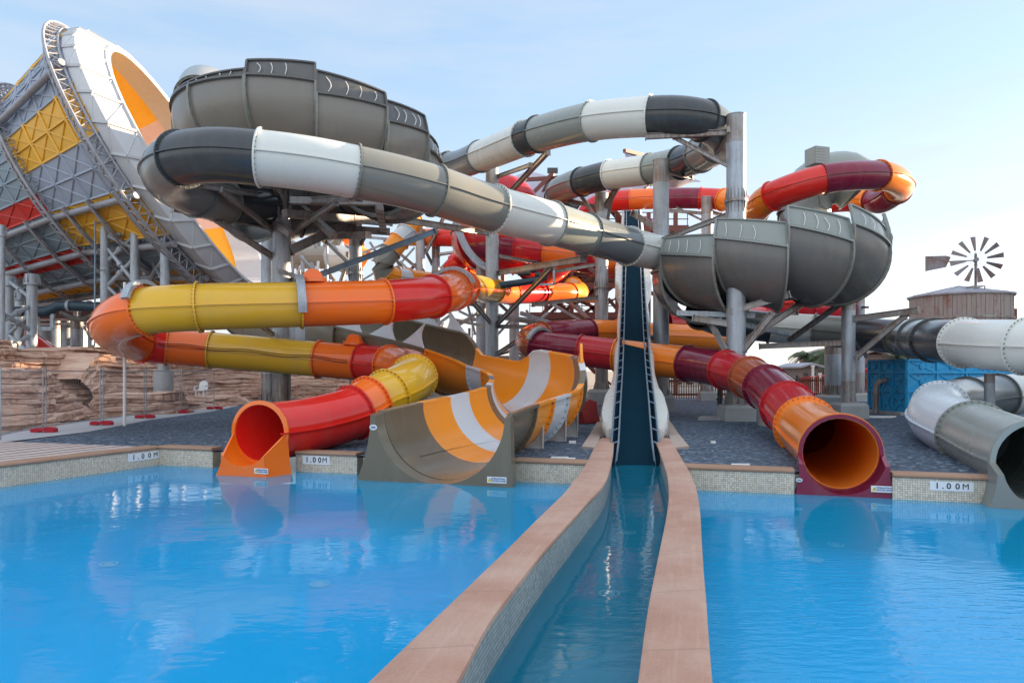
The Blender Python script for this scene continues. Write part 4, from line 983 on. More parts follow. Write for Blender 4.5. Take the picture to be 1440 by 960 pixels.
for zi, (ra, rb) in enumerate(zones):
    for i in range(-18, 18):
        a0, a1 = A0+i*DA, A0+(i+1)*DA; mb = MB()
        front = -9 <= i <= 11
        def q(f, g, e=0.0): return fpt(ra, a0+(a1-a0)*g, 1+e)*(1-f)+fpt(rb, a0+(a1-a0)*g, 1+e)*f
        loops = [[q(f, g/3) for g in range(4)]+[q(f, g/3, -.012) for g in (3,2,1,0)] for f in (0, .25, .5, .75, 1)]
        mb.loft(loops, True, True)
        if front and zi < 2:
            n = 4
            for k in range(n):
                f0, f1 = k/n, (k+1)/n
                mb.bar(q(f0, 0, .006), q(f1, 1, .006), .06, .08); mb.bar(q(f1, 0, .006), q(f0, 1, .006), .06, .08); mb.bar(q(f1, 0, .008), q(f1, 1, .008), .11, .13)
                mb.bar(q(f0, 0, .006), q(f1, 0, .006), .08, .12)
        mb.build('cone_panel', M[colr(zi, i)], fun)
        if zi == 0:
            cm = MB(); 
            for (f0, f1, flip) in ((0, .62, 0), (.62, .97, 1)):
                cc = ['lyellow','llav'][1 if (((i+18)//2)+flip*2) % 4 == 1 else 0]; cm = MB()
                cm.loft([[q(f, g/3, -.014) for g in range(4)]+[q(f, g/3, -.02) for g in (3,2,1,0)] for f in (f0, f1)], True, True); cm.build('lining_panel', M[cc], fun)
# white faceted collar: outer facets, inner lining
for i in range(30):
    a0, a1 = A0+i*12, A0+(i+1)*12; mb = MB()
    def cs(a, e=0.0): return [fpt(R1_, a, 1.0+e), fpt(RID, a, 1.0+e), fpt(RIM, a, .985+e), fpt(RIM, a, .955+e), fpt(R1_, a, .95+e)]
    mb.loft([cs(a0+(a1-a0)*g/3) for g in range(4)], True, True)
    for e0, e1 in ((0, 1), (1, 2)): mb.bar(cs(a0, .004)[e0], cs(a0, .004)[e1], .12, .14); mb.bar(cs(a0, .003)[e0], cs(a1, .003)[e1], .07, .07); 
    mb.bar(cs(a0, .004)[2], cs(a1, .004)[2], .14, .14)
    mb.build('collar_panel', M['cwhite'], fun, 20)
    mb = MB(); mb.loft([[fpt(R1_, a0+(a1-a0)*g/3, .945), fpt(RIM, a0+(a1-a0)*g/3, .952), fpt(RIM, a0+(a1-a0)*g/3, .945), fpt(R1_, a0+(a1-a0)*g/3, .938)] for g in range(4)], True, True)
    mb.build('collar_lining', M['cwhite'], fun)
def ring_truss(rg, name, n=72, h=.75, w=1.0, dn0=0.0):
    c1 = [fpt(rg, 360*k/n, 1.02, dn0-w/2) for k in range(n)]; c2 = [fpt(rg, 360*k/n, 1.02, dn0+w/2) for k in range(n)]
    c3 = [fpt(rg, 360*(k+.5)/n, 1.02+h/rg[1], dn0) for k in range(n)]
    mb = MB()
    for c in (c1, c2, c3): mb.pipe(c+[c[0]], .085 if c is c3 else .07, 6)
    for k in range(n):
        mb.cyl(c1[k], c3[k], .036, n=5); mb.cyl(c2[k], c3[k], .036, n=5); mb.cyl(c3[k], c1[(k+1)%n], .036, n=5); mb.cyl(c3[k], c2[(k+1)%n], .036, n=5); mb.cyl(c1[k], c2[(k+1)%n], .03, n=5)
    return mb.build(name, M['truss'], fun, 40)
ring_truss(R1_, 'ring_truss', 84, .55, .8, -.5); ring_truss(R2_, 'ring_truss', 66, .65, .9)
for a in (-87, -67, -47, -27, 23):
    mb = MB(); mb.cyl(fpt(R1_, a, 1.05), fpt(R2_, a, 1.06), .19, n=10); mb.cyl(fpt(R2_, a, 1.06), fpt(R3_, a, 1.07), .19, n=10)
    mb.build('long_pipe', M['truss'], fun, 40)
mb = MB(); mb.cyl(fpt(R1_, 84, 1.07), fpt(R2_, 86, 1.10), .12, n=10); mb.build('long_pipe', M['truss'], fun, 40)
for (rg1, rg2, f) in ((R1_, R2_, .18), (R1_, R2_, .5), (R1_, R2_, .8), (R2_, R3_, .25), (R2_, R3_, .6)):      # lattice rafters underneath
    aa = [A0-10*k for k in range(8)]; mb = MB()
    e = [fpt(rg1, a, 1.045)*(1-f)+fpt(rg2, a, 1.045)*f for a in aa]; e2 = [fpt(rg1, a, 1.10)*(1-f)+fpt(rg2, a, 1.11)*f for a in aa]
    mb.pipe(e, .07, 6); mb.pipe(e2, .07, 6)
    for k in range(7): mb.cyl(e[k], e2[k], .04, n=5); mb.cyl(e2[k], e[k+1], .04, n=5)
    mb.build('rafter_truss', M['truss'], fun, 40)
ZR = 1.2                                                           # top of the rock base
def leg_tower(label, legs, braces, ped=None):
    b = P(legs[0][0], HY, legs[0][2]); o = thing('lattice_tower', label, 'column', (b.x, b.y, 0), 'lattice legs under the funnel')
    L = []
    for x, yt, d, r in legs:
        p = P(x, HY, d); zt = P(x, yt, d).z; mb = MB(); mb.cyl((p.x, p.y, 0), (p.x, p.y, zt), r, n=16); mb.cyl((p.x, p.y, zt), (p.x, p.y, zt+.5), r*1.25, n=16); mb.cyl((p.x, p.y, zt-.1), (p.x, p.y, zt), r*1.5, n=16)
        for k in range(8): a = 2*PI*k/8; e = Vector((math.cos(a), math.sin(a), 0)); mb.plate([Vector((p.x,p.y,zt))+e*r*1.2, Vector((p.x,p.y,zt))+e*r*1.6, Vector((p.x,p.y,zt+.5))+e*r*1.3], e.cross(Vector((0,0,1)))*.03)
        mb.build('leg', M['galv'], o, 40); L.append((p.x, p.y, zt))
    for i, j, y0, y1, r in braces:
        d = legs[i][2]; p = P(legs[i][0], y0, legs[i][2]); q = P(legs[j][0], y1, legs[j][2]); mb = MB(); mb.cyl(p, q, r, n=8); t = (q-p)
        m = p+t*.5; mb.cyl(m-t.normalized()*.12, m+t.normalized()*.12, r*1.5, n=8); mb.build('brace', M['galv'], o, 40)
    return o
leg_tower('lattice leg of two tall tubes under the front ring of the funnel', [(148,287,41,.26),(190,270,40.5,.26)], [(0,1,318,300,.11),(0,1,330,350,.11),(0,1,370,330,.11),(0,1,345,398,.12),(0,1,405,362,.11),(0,1,400,440,.11),(0,1,452,410,.11),(0,1,330,328,.09)])
leg_tower('lattice leg of three tubes tied to the column with the round concrete foot', [(232,326,40,.26),(205,300,44,.22),(174,330,46,.24)], [(0,1,365,310,.11),(0,1,360,400,.11),(0,1,400,352,.10),(1,2,400,350,.1),(1,2,360,420,.1),(0,1,440,400,.11)])
leg_tower('lattice leg of three tubes at the far left edge under the funnel tail', [(45,398,40,.27),(12,400,43,.3),(2,330,38,.17),(28,420,46,.3)], [(0,2,428,452,.13),(0,2,466,440,.13),(0,2,470,496,.13),(0,2,505,478,.13),(0,1,420,395,.11),(0,1,440,470,.11),(0,1,500,470,.11),(0,3,410,480,.1),(0,1,530,490,.11)])
leg_tower('row of far thin tubes with crossed braces seen deep under the funnel', [(108,428,53,.24),(128,432,56,.24),(158,420,54,.24),(206,420,57,.24),(256,440,60,.24),(286,450,58,.22)], [(0,1,440,478,.09),(0,1,478,440,.09),(1,2,430,480,.09),(1,2,480,430,.09),(2,3,430,485,.09),(2,3,485,430,.09),(3,4,440,490,.09),(3,4,490,440,.09),(4,5,450,495,.09),(4,5,495,450,.09),(0,2,436,434,.12),(2,4,436,446,.12)])
o = thing('deck_beam', 'dark service deck with hung cable trays under the funnel tail', 'deck', P(60, 521, 55).xy.to_3d())
mb = MB(); p_, q_ = P(-30, 446, 55), P(150, 440, 55); mb.bar(p_, q_, 1.2, .7); mb.build('deck_slab', M['darksteel'], o)
for yy in (452, 458): mb = MB(); mb.bar(P(-30, yy, 54), P(150, yy-4, 54), .18); mb.build('cable_tray', M['galvr'], o)
o = thing('concrete_pedestal', 'round concrete pedestal standing among the red rocks under a funnel leg', 'foundation', P(230, 521, 34).xy.to_3d())
p = P(230, 521, 34); p.z = -.05; q = P(230, 522, 34); mb = MB(); mb.cyl(p, q, .44, n=24); mb.cyl(q, q+Vector((0,0,.05)), .41, n=24); mb.build('drum', M['concrete'], o, 40)
mb = MB(); mb.cyl(q, P(231, 478, 34), .30, .20, n=16); mb.build('stub', M['galvr'], o, 40)
for x, yt, yb, d, r, lab in ((108,446,560,52,.42,'dark column under the funnel floor, first of four seen through the legs'), (94,430,560,56,.42,'second dark column seen through the funnel legs, beside the blue pipe'), (62,446,560,56,.75,'fat pale column standing behind the left lattice leg'), (78,446,560,58,.36,'thin rusty column between the fat pale one and the dark one')):
    column(lab, x, d, yt, r, None, [], zbot=0)
o = thing('water_pipe', 'thick dark blue pipe with a kink hung under the funnel', 'pipe', P(80, 521, 44).xy.to_3d())
mb = MB(); mb.pipe([P(*e) for e in ((18,438,44),(66,438,44),(74,435,44),(82,430,44),(98,430,44),(152,432,44))], .31, 12); mb.build('pipe_run', M['navy'], o, 40)
mb = MB(); mb.cyl(P(96,430,44), P(100,430,44), .38, n=16); mb.build('coupling', M['galv'], o, 40)
mb = MB(); mb.pipe([P(*e) for e in ((85,440,45),(104,448,45),(118,449,45),(130,444,45),(136,434,45))], .17, 8); mb.build('hose', M['galvr'], o, 40)
for x in (52, 74): mb = MB(); mb.bar(P(x,438,44), P(x,462,44), .2); mb.build('pipe_hanger', M['galv'], o)
mb = MB(); mb.bar(P(52,462,44), P(74,462,44), .25); mb.build('pipe_hanger', M['galv'], o)
o = thing('cable_rod', 'thin blue rod clipped upright to a funnel leg', 'rod', P(134, 521, 40).xy.to_3d())
mb = MB(); mb.cyl(P(134,311,40), P(133,487,40), .055, n=6); mb.build('rod', M['bluesteel'], o); mb = MB(); mb.bar(P(134,312,40), P(148,314,40.6), .07); mb.bar(P(134,380,40), P(148,380,40.6), .07); mb.build('clip', M['galv'], o)
o = thing('tube_slide', 'stub of a dark red tube slide peeping out behind the left rocks', 'water slide', P(58, 521, 48).xy.to_3d())
tube(o, [(40,478,50,'red'), (60,492,48), (76,505,46,'crimson'), (84,512,45)], .65)
o = thing('funnel_slide', 'second far funnel seen as a red sliver past the left edge', 'funnel slide', P(0, 521, 66).xy.to_3d())
mb = MB(); mb.loft([[P(*e) for e in l] for l in (((-60,150,66),(-60,320,66),(-60,320,72),(-60,150,72)), ((5,178,66),(12,290,66),(12,290,72),(5,178,72)))], True, True); mb.build('cone_panel', M['cred'], o)
mb = MB(); mb.bar(P(-60,210,65.6), P(10,240,65.6), .3); mb.bar(P(-60,270,65.6), P(11,278,65.6), .3); mb.build('rib', M['cred'], o)

# ------------------------------------------------------------------ sunlit slides beyond the first column
o = thing('tube_slide', 'distant sunlit beige tube slides seen below the first grey bowl', 'water slide', P(450, 521, 70).xy.to_3d())
tube(o, [(400,362,74,'beige'), (440,362,72), (466,362,71,'white'), (505,362,70,'gold'), (512,366,70)], 1.15, bolts=0); 
o = thing('tube_slide', 'distant pale tube slide curling above the sunlit beige one', 'water slide', P(450, 521, 74).xy.to_3d())
tube(o, [(395,330,76,'white'), (430,318,75), (462,330,74,'beige'), (488,338,73,'orange'), (508,334,73)], 1.0)
o = thing('slide_tower', 'distant sunlit lattice of pipes and posts below the pale far slides', 'tower', P(440, 521, 72).xy.to_3d())
for a, b in (((418,385,72),(447,330,72)), ((436,392,72),(436,345,72)), ((446,390,72),(448,340,72)), ((462,392,72),(478,340,72)), ((430,350,72),(470,352,72)), ((410,340,72),(465,375,72)), ((470,395,72),(440,350,72)), ((425,400,72),(418,372,72)), ((478,400,71),(488,370,71)), ((455,345,71),(495,352,71))):
    mb = MB(); mb.cyl(P(*a), P(*b), .22, n=8); mb.build('post' if abs(a[0]-b[0]) < 8 else 'brace', M['whitep'] if a[0] in (418, 430) else M['galvr'], o)

rs = random.Random(3)
for k in range(26):
    x = rs.uniform(402, 500); y = rs.uniform(320, 395); v = rs.random() < .4; mb = MB(); d = rs.uniform(66, 72)
    mb.cyl(P(x, y, d), P(x+(rs.uniform(-2, 2) if v else rs.uniform(-34, 34)), y+(rs.uniform(20, 70) if v else rs.uniform(-24, 24)), d+rs.uniform(-1, 1)), rs.uniform(.09, .2), n=7); mb.build('post' if v else 'brace', M[rs.choice(('galv', 'galvr', 'truss', 'whitep'))], o)
# ------------------------------------------------------------------ brown stair tower and its shade sails
tw = thing('stair_tower', 'brown-red steel stair tower with decks, railings and crossed braces behind the slides', 'tower', P(810, 521, 62).xy.to_3d())
TX0, TX1, TD0, TD1 = 738, 968, 60, 70
rt = random.Random(5)
for k in range(34):
    x = rt.uniform(742, 900); y = rt.uniform(372, 500); dx = rt.uniform(25, 60)*rt.choice((-1, 1)); dy = rt.uniform(18, 50); d = rt.uniform(61, 69)
    mb = MB(); mb.bar(P(x, y, d), P(x+dx, y+dy, d+rt.uniform(-2, 2)), rt.choice((.14, .2, .26))); mb.build('brace', M['brownsteel'], tw)
for x in (768, 804, 868, 912, 950):
    for d in (TD0, TD1): mb = MB(); p = P(x, HY, d); mb.bar((p.x, d, 0), (p.x, d, P(x, 300 if x > 840 else 372, d).z), .32); mb.build('post', M['brownsteel'], tw)
decks = [(745,905,440,400), (738,868,398,0), (760,905,375,0), (820,968,318,0), (740,900,468,0)]
for x0, x1, y, _ in decks:
    mb = MB(); p, q = P(x0, y, TD0), P(x1, y, TD0); z = p.z; mb.box(((p.x+q.x)/2, (TD0+TD1)/2, z), (q.x-p.x, TD1-TD0, .12)); mb.bar((p.x, TD0-.1, z-.2), (q.x, TD0-.1, z-.2), .16, .5); mb.bar((p.x, TD1, z-.2), (q.x, TD1, z-.2), .16, .5); mb.build('deck', M['brownsteel'], tw)
    mb = MB()
    for h in (.6, 1.15): mb.bar((p.x, TD0, z+h), (q.x, TD0, z+h), .07)
    k = p.x
    while k < q.x: mb.bar((k, TD0, z), (k, TD0, z+1.15), .06); k += 1.1
    mb.build('railing', M['brownsteel'], tw)
for a, b in (((775,440),(840,375)), ((840,440),(775,375)), ((775,470),(845,425)), ((845,470),(780,425)), ((868,440),(905,380)), ((905,440),(868,380)), ((780,500),(850,440)), ((850,520),(770,450)), ((870,470),(910,430)), ((910,470),(870,430))):
    mb = MB(); mb.bar(P(*a, 60.6), P(*b, 60.6), .26); mb.build('brace', M['brownsteel'], tw)
for (xa, ya, xb, yb, dd) in ((790,440,850,398,63), (850,468,800,440,65), (790,398,850,375,66), (835,375,880,318,63), (880,318,838,268,66)):
    mb = MB(); p, q = P(xa, ya, dd), P(xb, yb, dd)
    for s in (-.6, .6): mb.bar(p+Vector((0,s,0)), q+Vector((0,s,0)), .08, .32)
    for k in range(14): e = p+(q-p)*(k+.5)/14; mb.box(e, (.32, 1.2, .05))
    mb.bar(p+Vector((0,-.6,1)), q+Vector((0,-.6,1)), .06); mb.build('stair_flight', M['brownsteel'], tw)
for x, y, d, lab in ((846,318,61,'violet'),(828,318,61,'violet'),(912,311,61,'violet'),(905,308,61.4,'violet')):
    mb = MB(); p = P(x, y+12, d); mb.cyl(p, p+Vector((0,0,.9)), .7, .35, n=14); mb.build('raft_stack', M['violet'], tw, 40)
for (xm, yt, yb, dm) in ((777,238,380,62), (707,262,420,66), (727,255,330,62)): mb = MB(); mb.cyl(P(xm,yt,dm), P(xm,yb,dm), .2, n=8); mb.build('mast', M['brownsteel'], tw)
mb = MB(); mb.box(P(777,240,62), (.9,.4,.4)); mb.build('mast_lamp', M['darksteel'], tw)
for a, b in (((776,246,60),(758,285,62)), ((712,254,62),(790,250,60)), ((758,284,62),(716,250,64)), ((776,246,60),(785,262,61)), ((895,238,60),(912,256,62)), ((878,212,60),(905,219,62)), ((915,260,61),(940,240,62)), ((905,272,61),(912,256,62)), ((700,258,62),(730,276,60)), ((745,276,60),(775,246,60))):
    mb = MB(); mb.bar(P(*a), P(*b), .3); mb.build('sail_strut', M['brownsteel'], tw)
def sail(lab, pts, group='shade sails over the stair tower'):
    c = P(*pts[0]); o = tag(None or thing('shade_sail', lab, 'shade sail', c, group))
    A, B, C, D = [P(*p) for p in pts]; mb = MB(); n = 8; top, bot = [], []
    for i in range(n+1):
        for j in range(n+1):
            u, v = i/n, j/n; p = A*(1-u)*(1-v)+B*u*(1-v)+C*u*v+D*(1-u)*v; p = p-Vector((0,0,1.2*math.sin(PI*u)*math.sin(PI*v)))
            top.append(p); bot.append(p-Vector((0,0,.04)))
    N = (n+1)**2; fs = []
    for i in range(n):
        for j in range(n):
            a = i*(n+1)+j; fs += [(a, a+1, a+n+2, a+n+1), (N+a, N+a+n+1, N+a+n+2, N+a+1)]
    mb.add(top+bot, fs); mb.build('cloth', M['sail'], o, 60)
sail('pale shade sail stretched over the left part of the brown tower', [(705,256,61),(742,240,66),(792,253,60),(758,292,57)])
sail('pale shade sail behind the upper grey tube bend', [(770,282,60),(842,262,66),(935,250,60),(860,286,56)])
sail('small shade sail corner sticking up between the two grey tubes', [(876,212,60),(884,216,62),(908,220,60),(890,225,57)])
sail('small shade sail corner left of the column by the drop slide', [(905,240,60),(930,236,64),(986,255,60),(935,252,57)])
o = thing('water_pipe', 'dark blue-grey pipe with a valve cluster beside the brown tower', 'pipe', P(730, 521, 40).xy.to_3d())
mb = MB(); mb.pipe([P(*e) for e in ((698,402,40),(735,397,40),(758,393,40),(766,390,40),(768,383,40),(768,372,40))], .2, 12); mb.build('pipe_run', M['navy'], o, 40)
mb = MB(); 
for e in ((742,384),(750,380),(756,386)): p = P(*e, 40); mb.cyl(p-Vector((.16,0,0)), p+Vector((.16,0,0)), .16, n=10); mb.cyl(p, p+Vector((0,0,.5)), .06, n=6); mb.cyl(p+Vector((-.14,0,.5)), p+Vector((.14,0,.5)), .05, n=6)
mb.cyl(P(728,385,40), P(742,384,40), .12, n=8); mb.build('valve', M['darksteel'], o, 40)
mb = MB(); mb.bar(P(754,400,40), P(779,400,40), .12); mb.bar(P(779,400,40), P(779,376,40), .12); mb.build('pipe_hanger', M['galv'], o)

o = thing('brace_web', 'web of thin galvanised braces strung between the far middle columns', 'braces', P(640, 521, 54).xy.to_3d())
for a, b, w_ in (((505,358),(542,342),.14), ((513,333),(583,340),.2), ((553,382),(583,348),.14), ((562,367),(583,388),.14), ((552,387),(583,382),.16), ((618,357),(645,353),.16), ((620,377),(642,354),.14), ((619,472),(664,446),.18), ((600,467),(632,444),.18),
          ((645,437),(676,452),.18), ((732,440),(780,456),.26), ((700,443),(778,454),.22), ((777,428),(830,458),.2), ((810,428),(838,462),.2), ((735,470),(770,440),.16), ((740,436),(760,470),.14), ((655,345),(680,330),.14), ((600,325),(640,345),.16), ((640,420),(676,422),.2), ((640,450),(676,450),.18), ((655,418),(668,470),.14),
          ((700,470),(720,448),.16), ((745,372),(838,356),.18), ((760,345),(800,372),.18), ((715,250),(760,300),.16), ((740,250),(700,300),.16), ((770,300),(840,338),.18), ((780,270),(840,290),.16), ((676,470),(676,522),.1), ((664,440),(664,522),.1), ((664,470),(690,470),.08), ((664,490),(690,490),.08), ((520,340),(556,400),.14), ((508,395),(545,372),.14)):
    d0 = random.uniform(50, 57); mb = MB(); mb.bar(P(*a, d0), P(*b, d0+random.uniform(-1.5, 1.5)), w_); mb.build('brace', M['galv'], o)
# ------------------------------------------------------------------ rocks
from mathutils import noise as NZ
def rock(label, line, top, back, seed, terr=5, z0=-.1):
    """a layered outcrop: a face along LINE (ground points), stepping back over TERR strata"""
    o = thing('rock_outcrop', label, 'rocks', line[0], None); pth = Path(line); L = sum((b-a).length for a, b in zip(line, line[1:])); nu = max(20, int(L/.11)); nv = 150; vs = []; rnd = random.Random(seed)
    lay = [z0]
    while lay[-1] < 6: lay.append(lay[-1]+rnd.choice((.09, .14, .2, .26, .34)))
    import bisect
    for i in range(nu+1):
        t = (len(line)-1)*i/nu; c = pth.at(t); g = (pth.at(t+.03)-pth.at(t-.03)).normalized(); n = Vector((g.y, -g.x, 0)); n = n if n.x > 0 or abs(n.x) < .3 and n.y < 0 else -n
        tp = top(t/(len(line)-1)); edge = min(1, min(i, nu-i)/(nu*.06)); tp = tp*(.55+.45*edge)
        for j in range(nv+1):
            v = j/nv; z = z0+(tp-z0)*min(1, v/.8); bk = back*max(0, (v-.8)/.2)
            zz = z+.10*NZ.noise(Vector((c.x*.25, c.y*.25, seed)))+.04*NZ.noise(Vector((c.x*.9, c.y*.9, seed+9)))
            k = max(0, bisect.bisect_right(lay, zz)-1); f = (zz-lay[k])/(lay[k+1]-lay[k])
            big = NZ.noise(Vector((c.x*.3+seed*2, c.y*.3, z*.5)))
            ok = NZ.noise(Vector((c.x*.33+k*3.1, c.y*.33+seed, k*1.7)))*.30+NZ.noise(Vector((c.x*1.1+k*5.3, c.y*1.1, k*2.9)))*.16
            rnd_ = .05*(1-abs(2*f-1)**7)-.10*(1 if f < .10 else 0)+.07*(1 if f > .62 else 0)*NZ.noise(Vector((c.x*.8, c.y*.8, k*4.4)))
            crack = NZ.noise(Vector((c.x*1.9+k*11, c.y*1.9, k*6.1))); rnd_ -= .14*max(0, .12-abs(crack))/.12
            off = -(z/tp)*back*.30-math.floor(z/tp*terr+big)/terr*back*.35+ok+rnd_+big*.6+NZ.noise(Vector((c.x*4, c.y*4, z*7)))*.05+NZ.noise(Vector((c.x*11, c.y*11, z*16)))*.025
            p = c+n*(off-bk)+Vector((0,0,z+NZ.noise(Vector((c.x*.7, c.y*.7, seed+v*3)))*.14*(v > .3)))
            vs.append(p)
    fs = [(i*(nv+1)+j, (i+1)*(nv+1)+j, (i+1)*(nv+1)+j+1, i*(nv+1)+j+1) for i in range(nu) for j in range(nv)]
    mb = MB(); mb.add(vs, fs); r = mb.build('layered_face', M['rock'], o, 40); return o
rock('red layered rock bank behind the wire fence, the long front one', [Vector((-21.5, 12, 0)), Vector((-17.2, 17.5, 0)), Vector((-16.9, 21.5, 0)), Vector((-17.0, 26, 0)), Vector((-17.6, 30, 0)), Vector((-19.5, 32.5, 0))], lambda f: 2.15-.5*max(0, f-.55)*2+.12*math.sin(f*9), 2.6, 3)
rock('higher terraced red rock bank below the funnel legs', [Vector((-30, 25, 0)), Vector((-24.5, 27.5, 0)), Vector((-22, 31, 0)), Vector((-20.6, 35, 0)), Vector((-19.4, 39, 0))], lambda f: 3.5+.25*math.sin(f*7)-.3*(f > .6), 3.4, 11, 6)
rock('far stretch of red layered rock ending near the first grey column', [Vector((-19.5, 34, 0)), Vector((-18.7, 38, 0)), Vector((-18.6, 43, 0)), Vector((-17.4, 47.5, 0)), Vector((-14.5, 49.5, 0)), Vector((-11, 50, 0))], lambda f: 2.9-.9*f, 2.5, 23, 5)
rock('low loose red rock ledge with a white chair near the far fence end', [Vector((-16.6, 34.5, 0)), Vector((-15.8, 37.5, 0)), Vector((-15.6, 41, 0)), Vector((-16.2, 44, 0))], lambda f: .55, 1.2, 31, 2)

rock('small block of red rock in front of the round concrete pedestal', [Vector((-18.2, 30.6, 0)), Vector((-16.9, 31.4, 0)), Vector((-15.6, 32.2, 0)), Vector((-14.9, 33.4, 0))], lambda f: .95, .9, 41, 2)
# ------------------------------------------------------------------ wire fence panels on red feet
FX = [(62,607),(143,597),(204,587.5),(254,580.5),(302,575)]
FP = [G(x, y) for x, y in FX]; FP = [FP[0]+(FP[0]-FP[1])]+FP
FP[0] = Vector((-13.9, FP[1].y-3.4, 0))
def fence_panel(a, b, label):
    o = thing('wire_fence', label, 'wire fence', a, 'temporary wire fence panels'); t = (b-a).normalized(); a2, b2 = a+t*.09, b-t*.09; up = Vector((0,0,1))
    mb = MB(); mb.pipe([a2+up*.06, a2+up*2.05], .021, 8); mb.pipe([b2+up*.06, b2+up*2.05], .021, 8)
    for z in (.2, 1.93): mb.pipe([a2+up*z, b2+up*z], .019, 8)
    mb.build('frame', M['galv'], o, 40); mb = MB(); L = (b2-a2).length; n = int(L/.13)
    for k in range(1, n): p = a2+(b2-a2)*k/n; mb.bar(p+up*.2, p+up*1.93, .0045)
    for k in range(1, 7): z = .2+1.73*k/7; mb.bar(a2+up*z, b2+up*z, .0045)
    mb.build('wire_mesh', M['galv'], o); return o
labs = ['nearest wire fence panel, running off the left edge before the red rocks', 'second nearest wire fence panel before the red rocks', 'third wire fence panel, in front of the concrete drum foot', 'fourth wire fence panel from the pool, near the round foot', 'farthest wire fence panel, the one beside the white chair']
for k in range(5): fence_panel(FP[k], FP[k+1], labs[k])
fl = ['red fence foot nearest the pool', 'second red fence foot from the pool', 'third red fence foot from the pool', 'fourth red fence foot from the pool', 'farthest red fence foot, at the end of the wire fence']
ft = thing('fence_weight', fl[0], 'fence weight', FP[1], 'red plastic fence feet')
mb = MB(); prof = [(-.37,.0),(-.37,.09),(-.31,.13),(-.14,.13),(-.09,.10),(.02,.10),(.08,.15),(.30,.15),(.37,.10),(.37,0),(.1,0),(.06,.035),(-.08,.035),(-.12,0)]
mb.plate([FP[1]+Vector((x, -.12, z)) for x, z in prof], (0, .24, 0)); mb.build('foot_block', M['redplastic'], ft)
mb = MB(); mb.cyl(FP[1]+Vector((0,0,.14)), FP[1]+Vector((0,0,.165)), .05, n=10); mb.build('socket', M['galv'], ft)
for k in range(1, 5): c = copy_tree(ft); c.location = FP[k+1]; c['label'] = fl[k]

o = thing('lamp_post', 'slim white post with a small arm in front of the red rocks', 'post', (P(175, 521, 25.5).x, 25.5, 0))
mb = MB(); b = P(175, 521, 25.5); mb.cyl((b.x, b.y, -.05), P(175.5, 397, 25.5), .055, n=10); mb.build('shaft', M['whitep'], o, 40)
mb = MB(); t = P(175.5, 397, 25.5); mb.bar(t, t+Vector((.25,0,.02)), .05); mb.cyl(t+Vector((.25,0,.05)), t+Vector((.25,0,-.12)), .06, n=8); mb.cyl(t+Vector((.36,0,.0)), t+Vector((.36,0,-.16)), .05, n=8); mb.build('fitting', M['darksteel'], o)

# white chair
o = thing('chair', 'tiny white plastic chair on the low rock ledge', 'chair', P(283, 558, 38)); b = P(283, 560, 38)
for dx, dy in ((-.22,-.2),(.22,-.2),(-.22,.2),(.22,.2)): mb = MB(); mb.bar(b+Vector((dx,dy,-.25)), b+Vector((dx*.9,dy*.9,.42)), .05); mb.build('leg', M['whitep'], o)
mb = MB(); mb.box(b+Vector((0,0,.44)), (.5,.48,.05)); mb.build('seat', M['whitep'], o)
mb = MB(); mb.plate([b+Vector((-.24,.22,.46)), b+Vector((.24,.22,.46)), b+Vector((.22,.3,.82)), b+Vector((.1,.33,.94)), b+Vector((-.1,.33,.94)), b+Vector((-.22,.3,.82))], (0,.04,0)); mb.build('backrest', M['whitep'], o)
for sx in (-1, 1): mb = MB(); mb.bar(b+Vector((sx*.27,-.2,.66)), b+Vector((sx*.27,.24,.66)), .05); mb.bar(b+Vector((sx*.27,-.2,.44)), b+Vector((sx*.27,-.2,.66)), .05); mb.build('armrest', M['whitep'], o)

# red water-filled barrier
o = thing('traffic_barrier', 'faded red plastic barrier standing on the gravel by the drop slide', 'barrier', G(825, 594)); b = G(825, 594)
mb = MB(); pr = [(-.30,0),(-.30,.12),(-.17,.42),(-.14,.80),(.14,.80),(.17,.42),(.30,.12),(.30,0)]; ax = Vector((.75,.66,0)); sd = Vector((.66,-.75,0))
ends = []
for f, k in ((-.42, .94), (-.36, 1), (.36, 1), (.42, .94)): ends.append([b+ax*f+sd*x*k+Vector((0,0,z*(.98 if k < 1 else 1))) for x, z in pr])
mb.loft(ends, True, True); mb.build('barrier_body', M['dullred'], o, 40)
for f in (-.2, .2): mb = MB(); mb.box(b+ax*f+Vector((0,0,.82)), (.16,.12,.07), .7); mb.build('filler_cap', M['dullred'], o)

# loose bits on the gravel
for i, (x, y, w) in enumerate(((805,622,.10),(787,645,.20),(803,646.5,.10),(1041,655,.20),(1003,622,.06))):
    p = G(x, y); lab = ['small white stone on the gravel, behind the two flat chips', 'wider flat white chip on the gravel behind the coping by the channel', 'narrower flat white chip on the gravel behind the coping by the channel', 'flat white chip on the gravel left of the crimson mouth', 'tiny pale chip on the gravel below the crimson tube'][i]
    o = thing('stone_chip', lab, 'stone', p); mb = MB(); mb.prism([(p.x-w, p.y-.05), (p.x+w*.9, p.y-.06), (p.x+w, p.y+.06), (p.x-w*.8, p.y+.08)], -.02, .045); mb.build('chip', M['whitep'], o)
p = G(999, 589); o = thing('concrete_slab', 'flat concrete slab lying on the gravel near the tall column foot', 'slab', p); mb = MB(); mb.prism([(p.x-.6,p.y-.4),(p.x+.5,p.y-.5),(p.x+.9,p.y+.3),(p.x-.2,p.y+.5)], -.03, .10); mb.build('slab', M['concrete'], o)
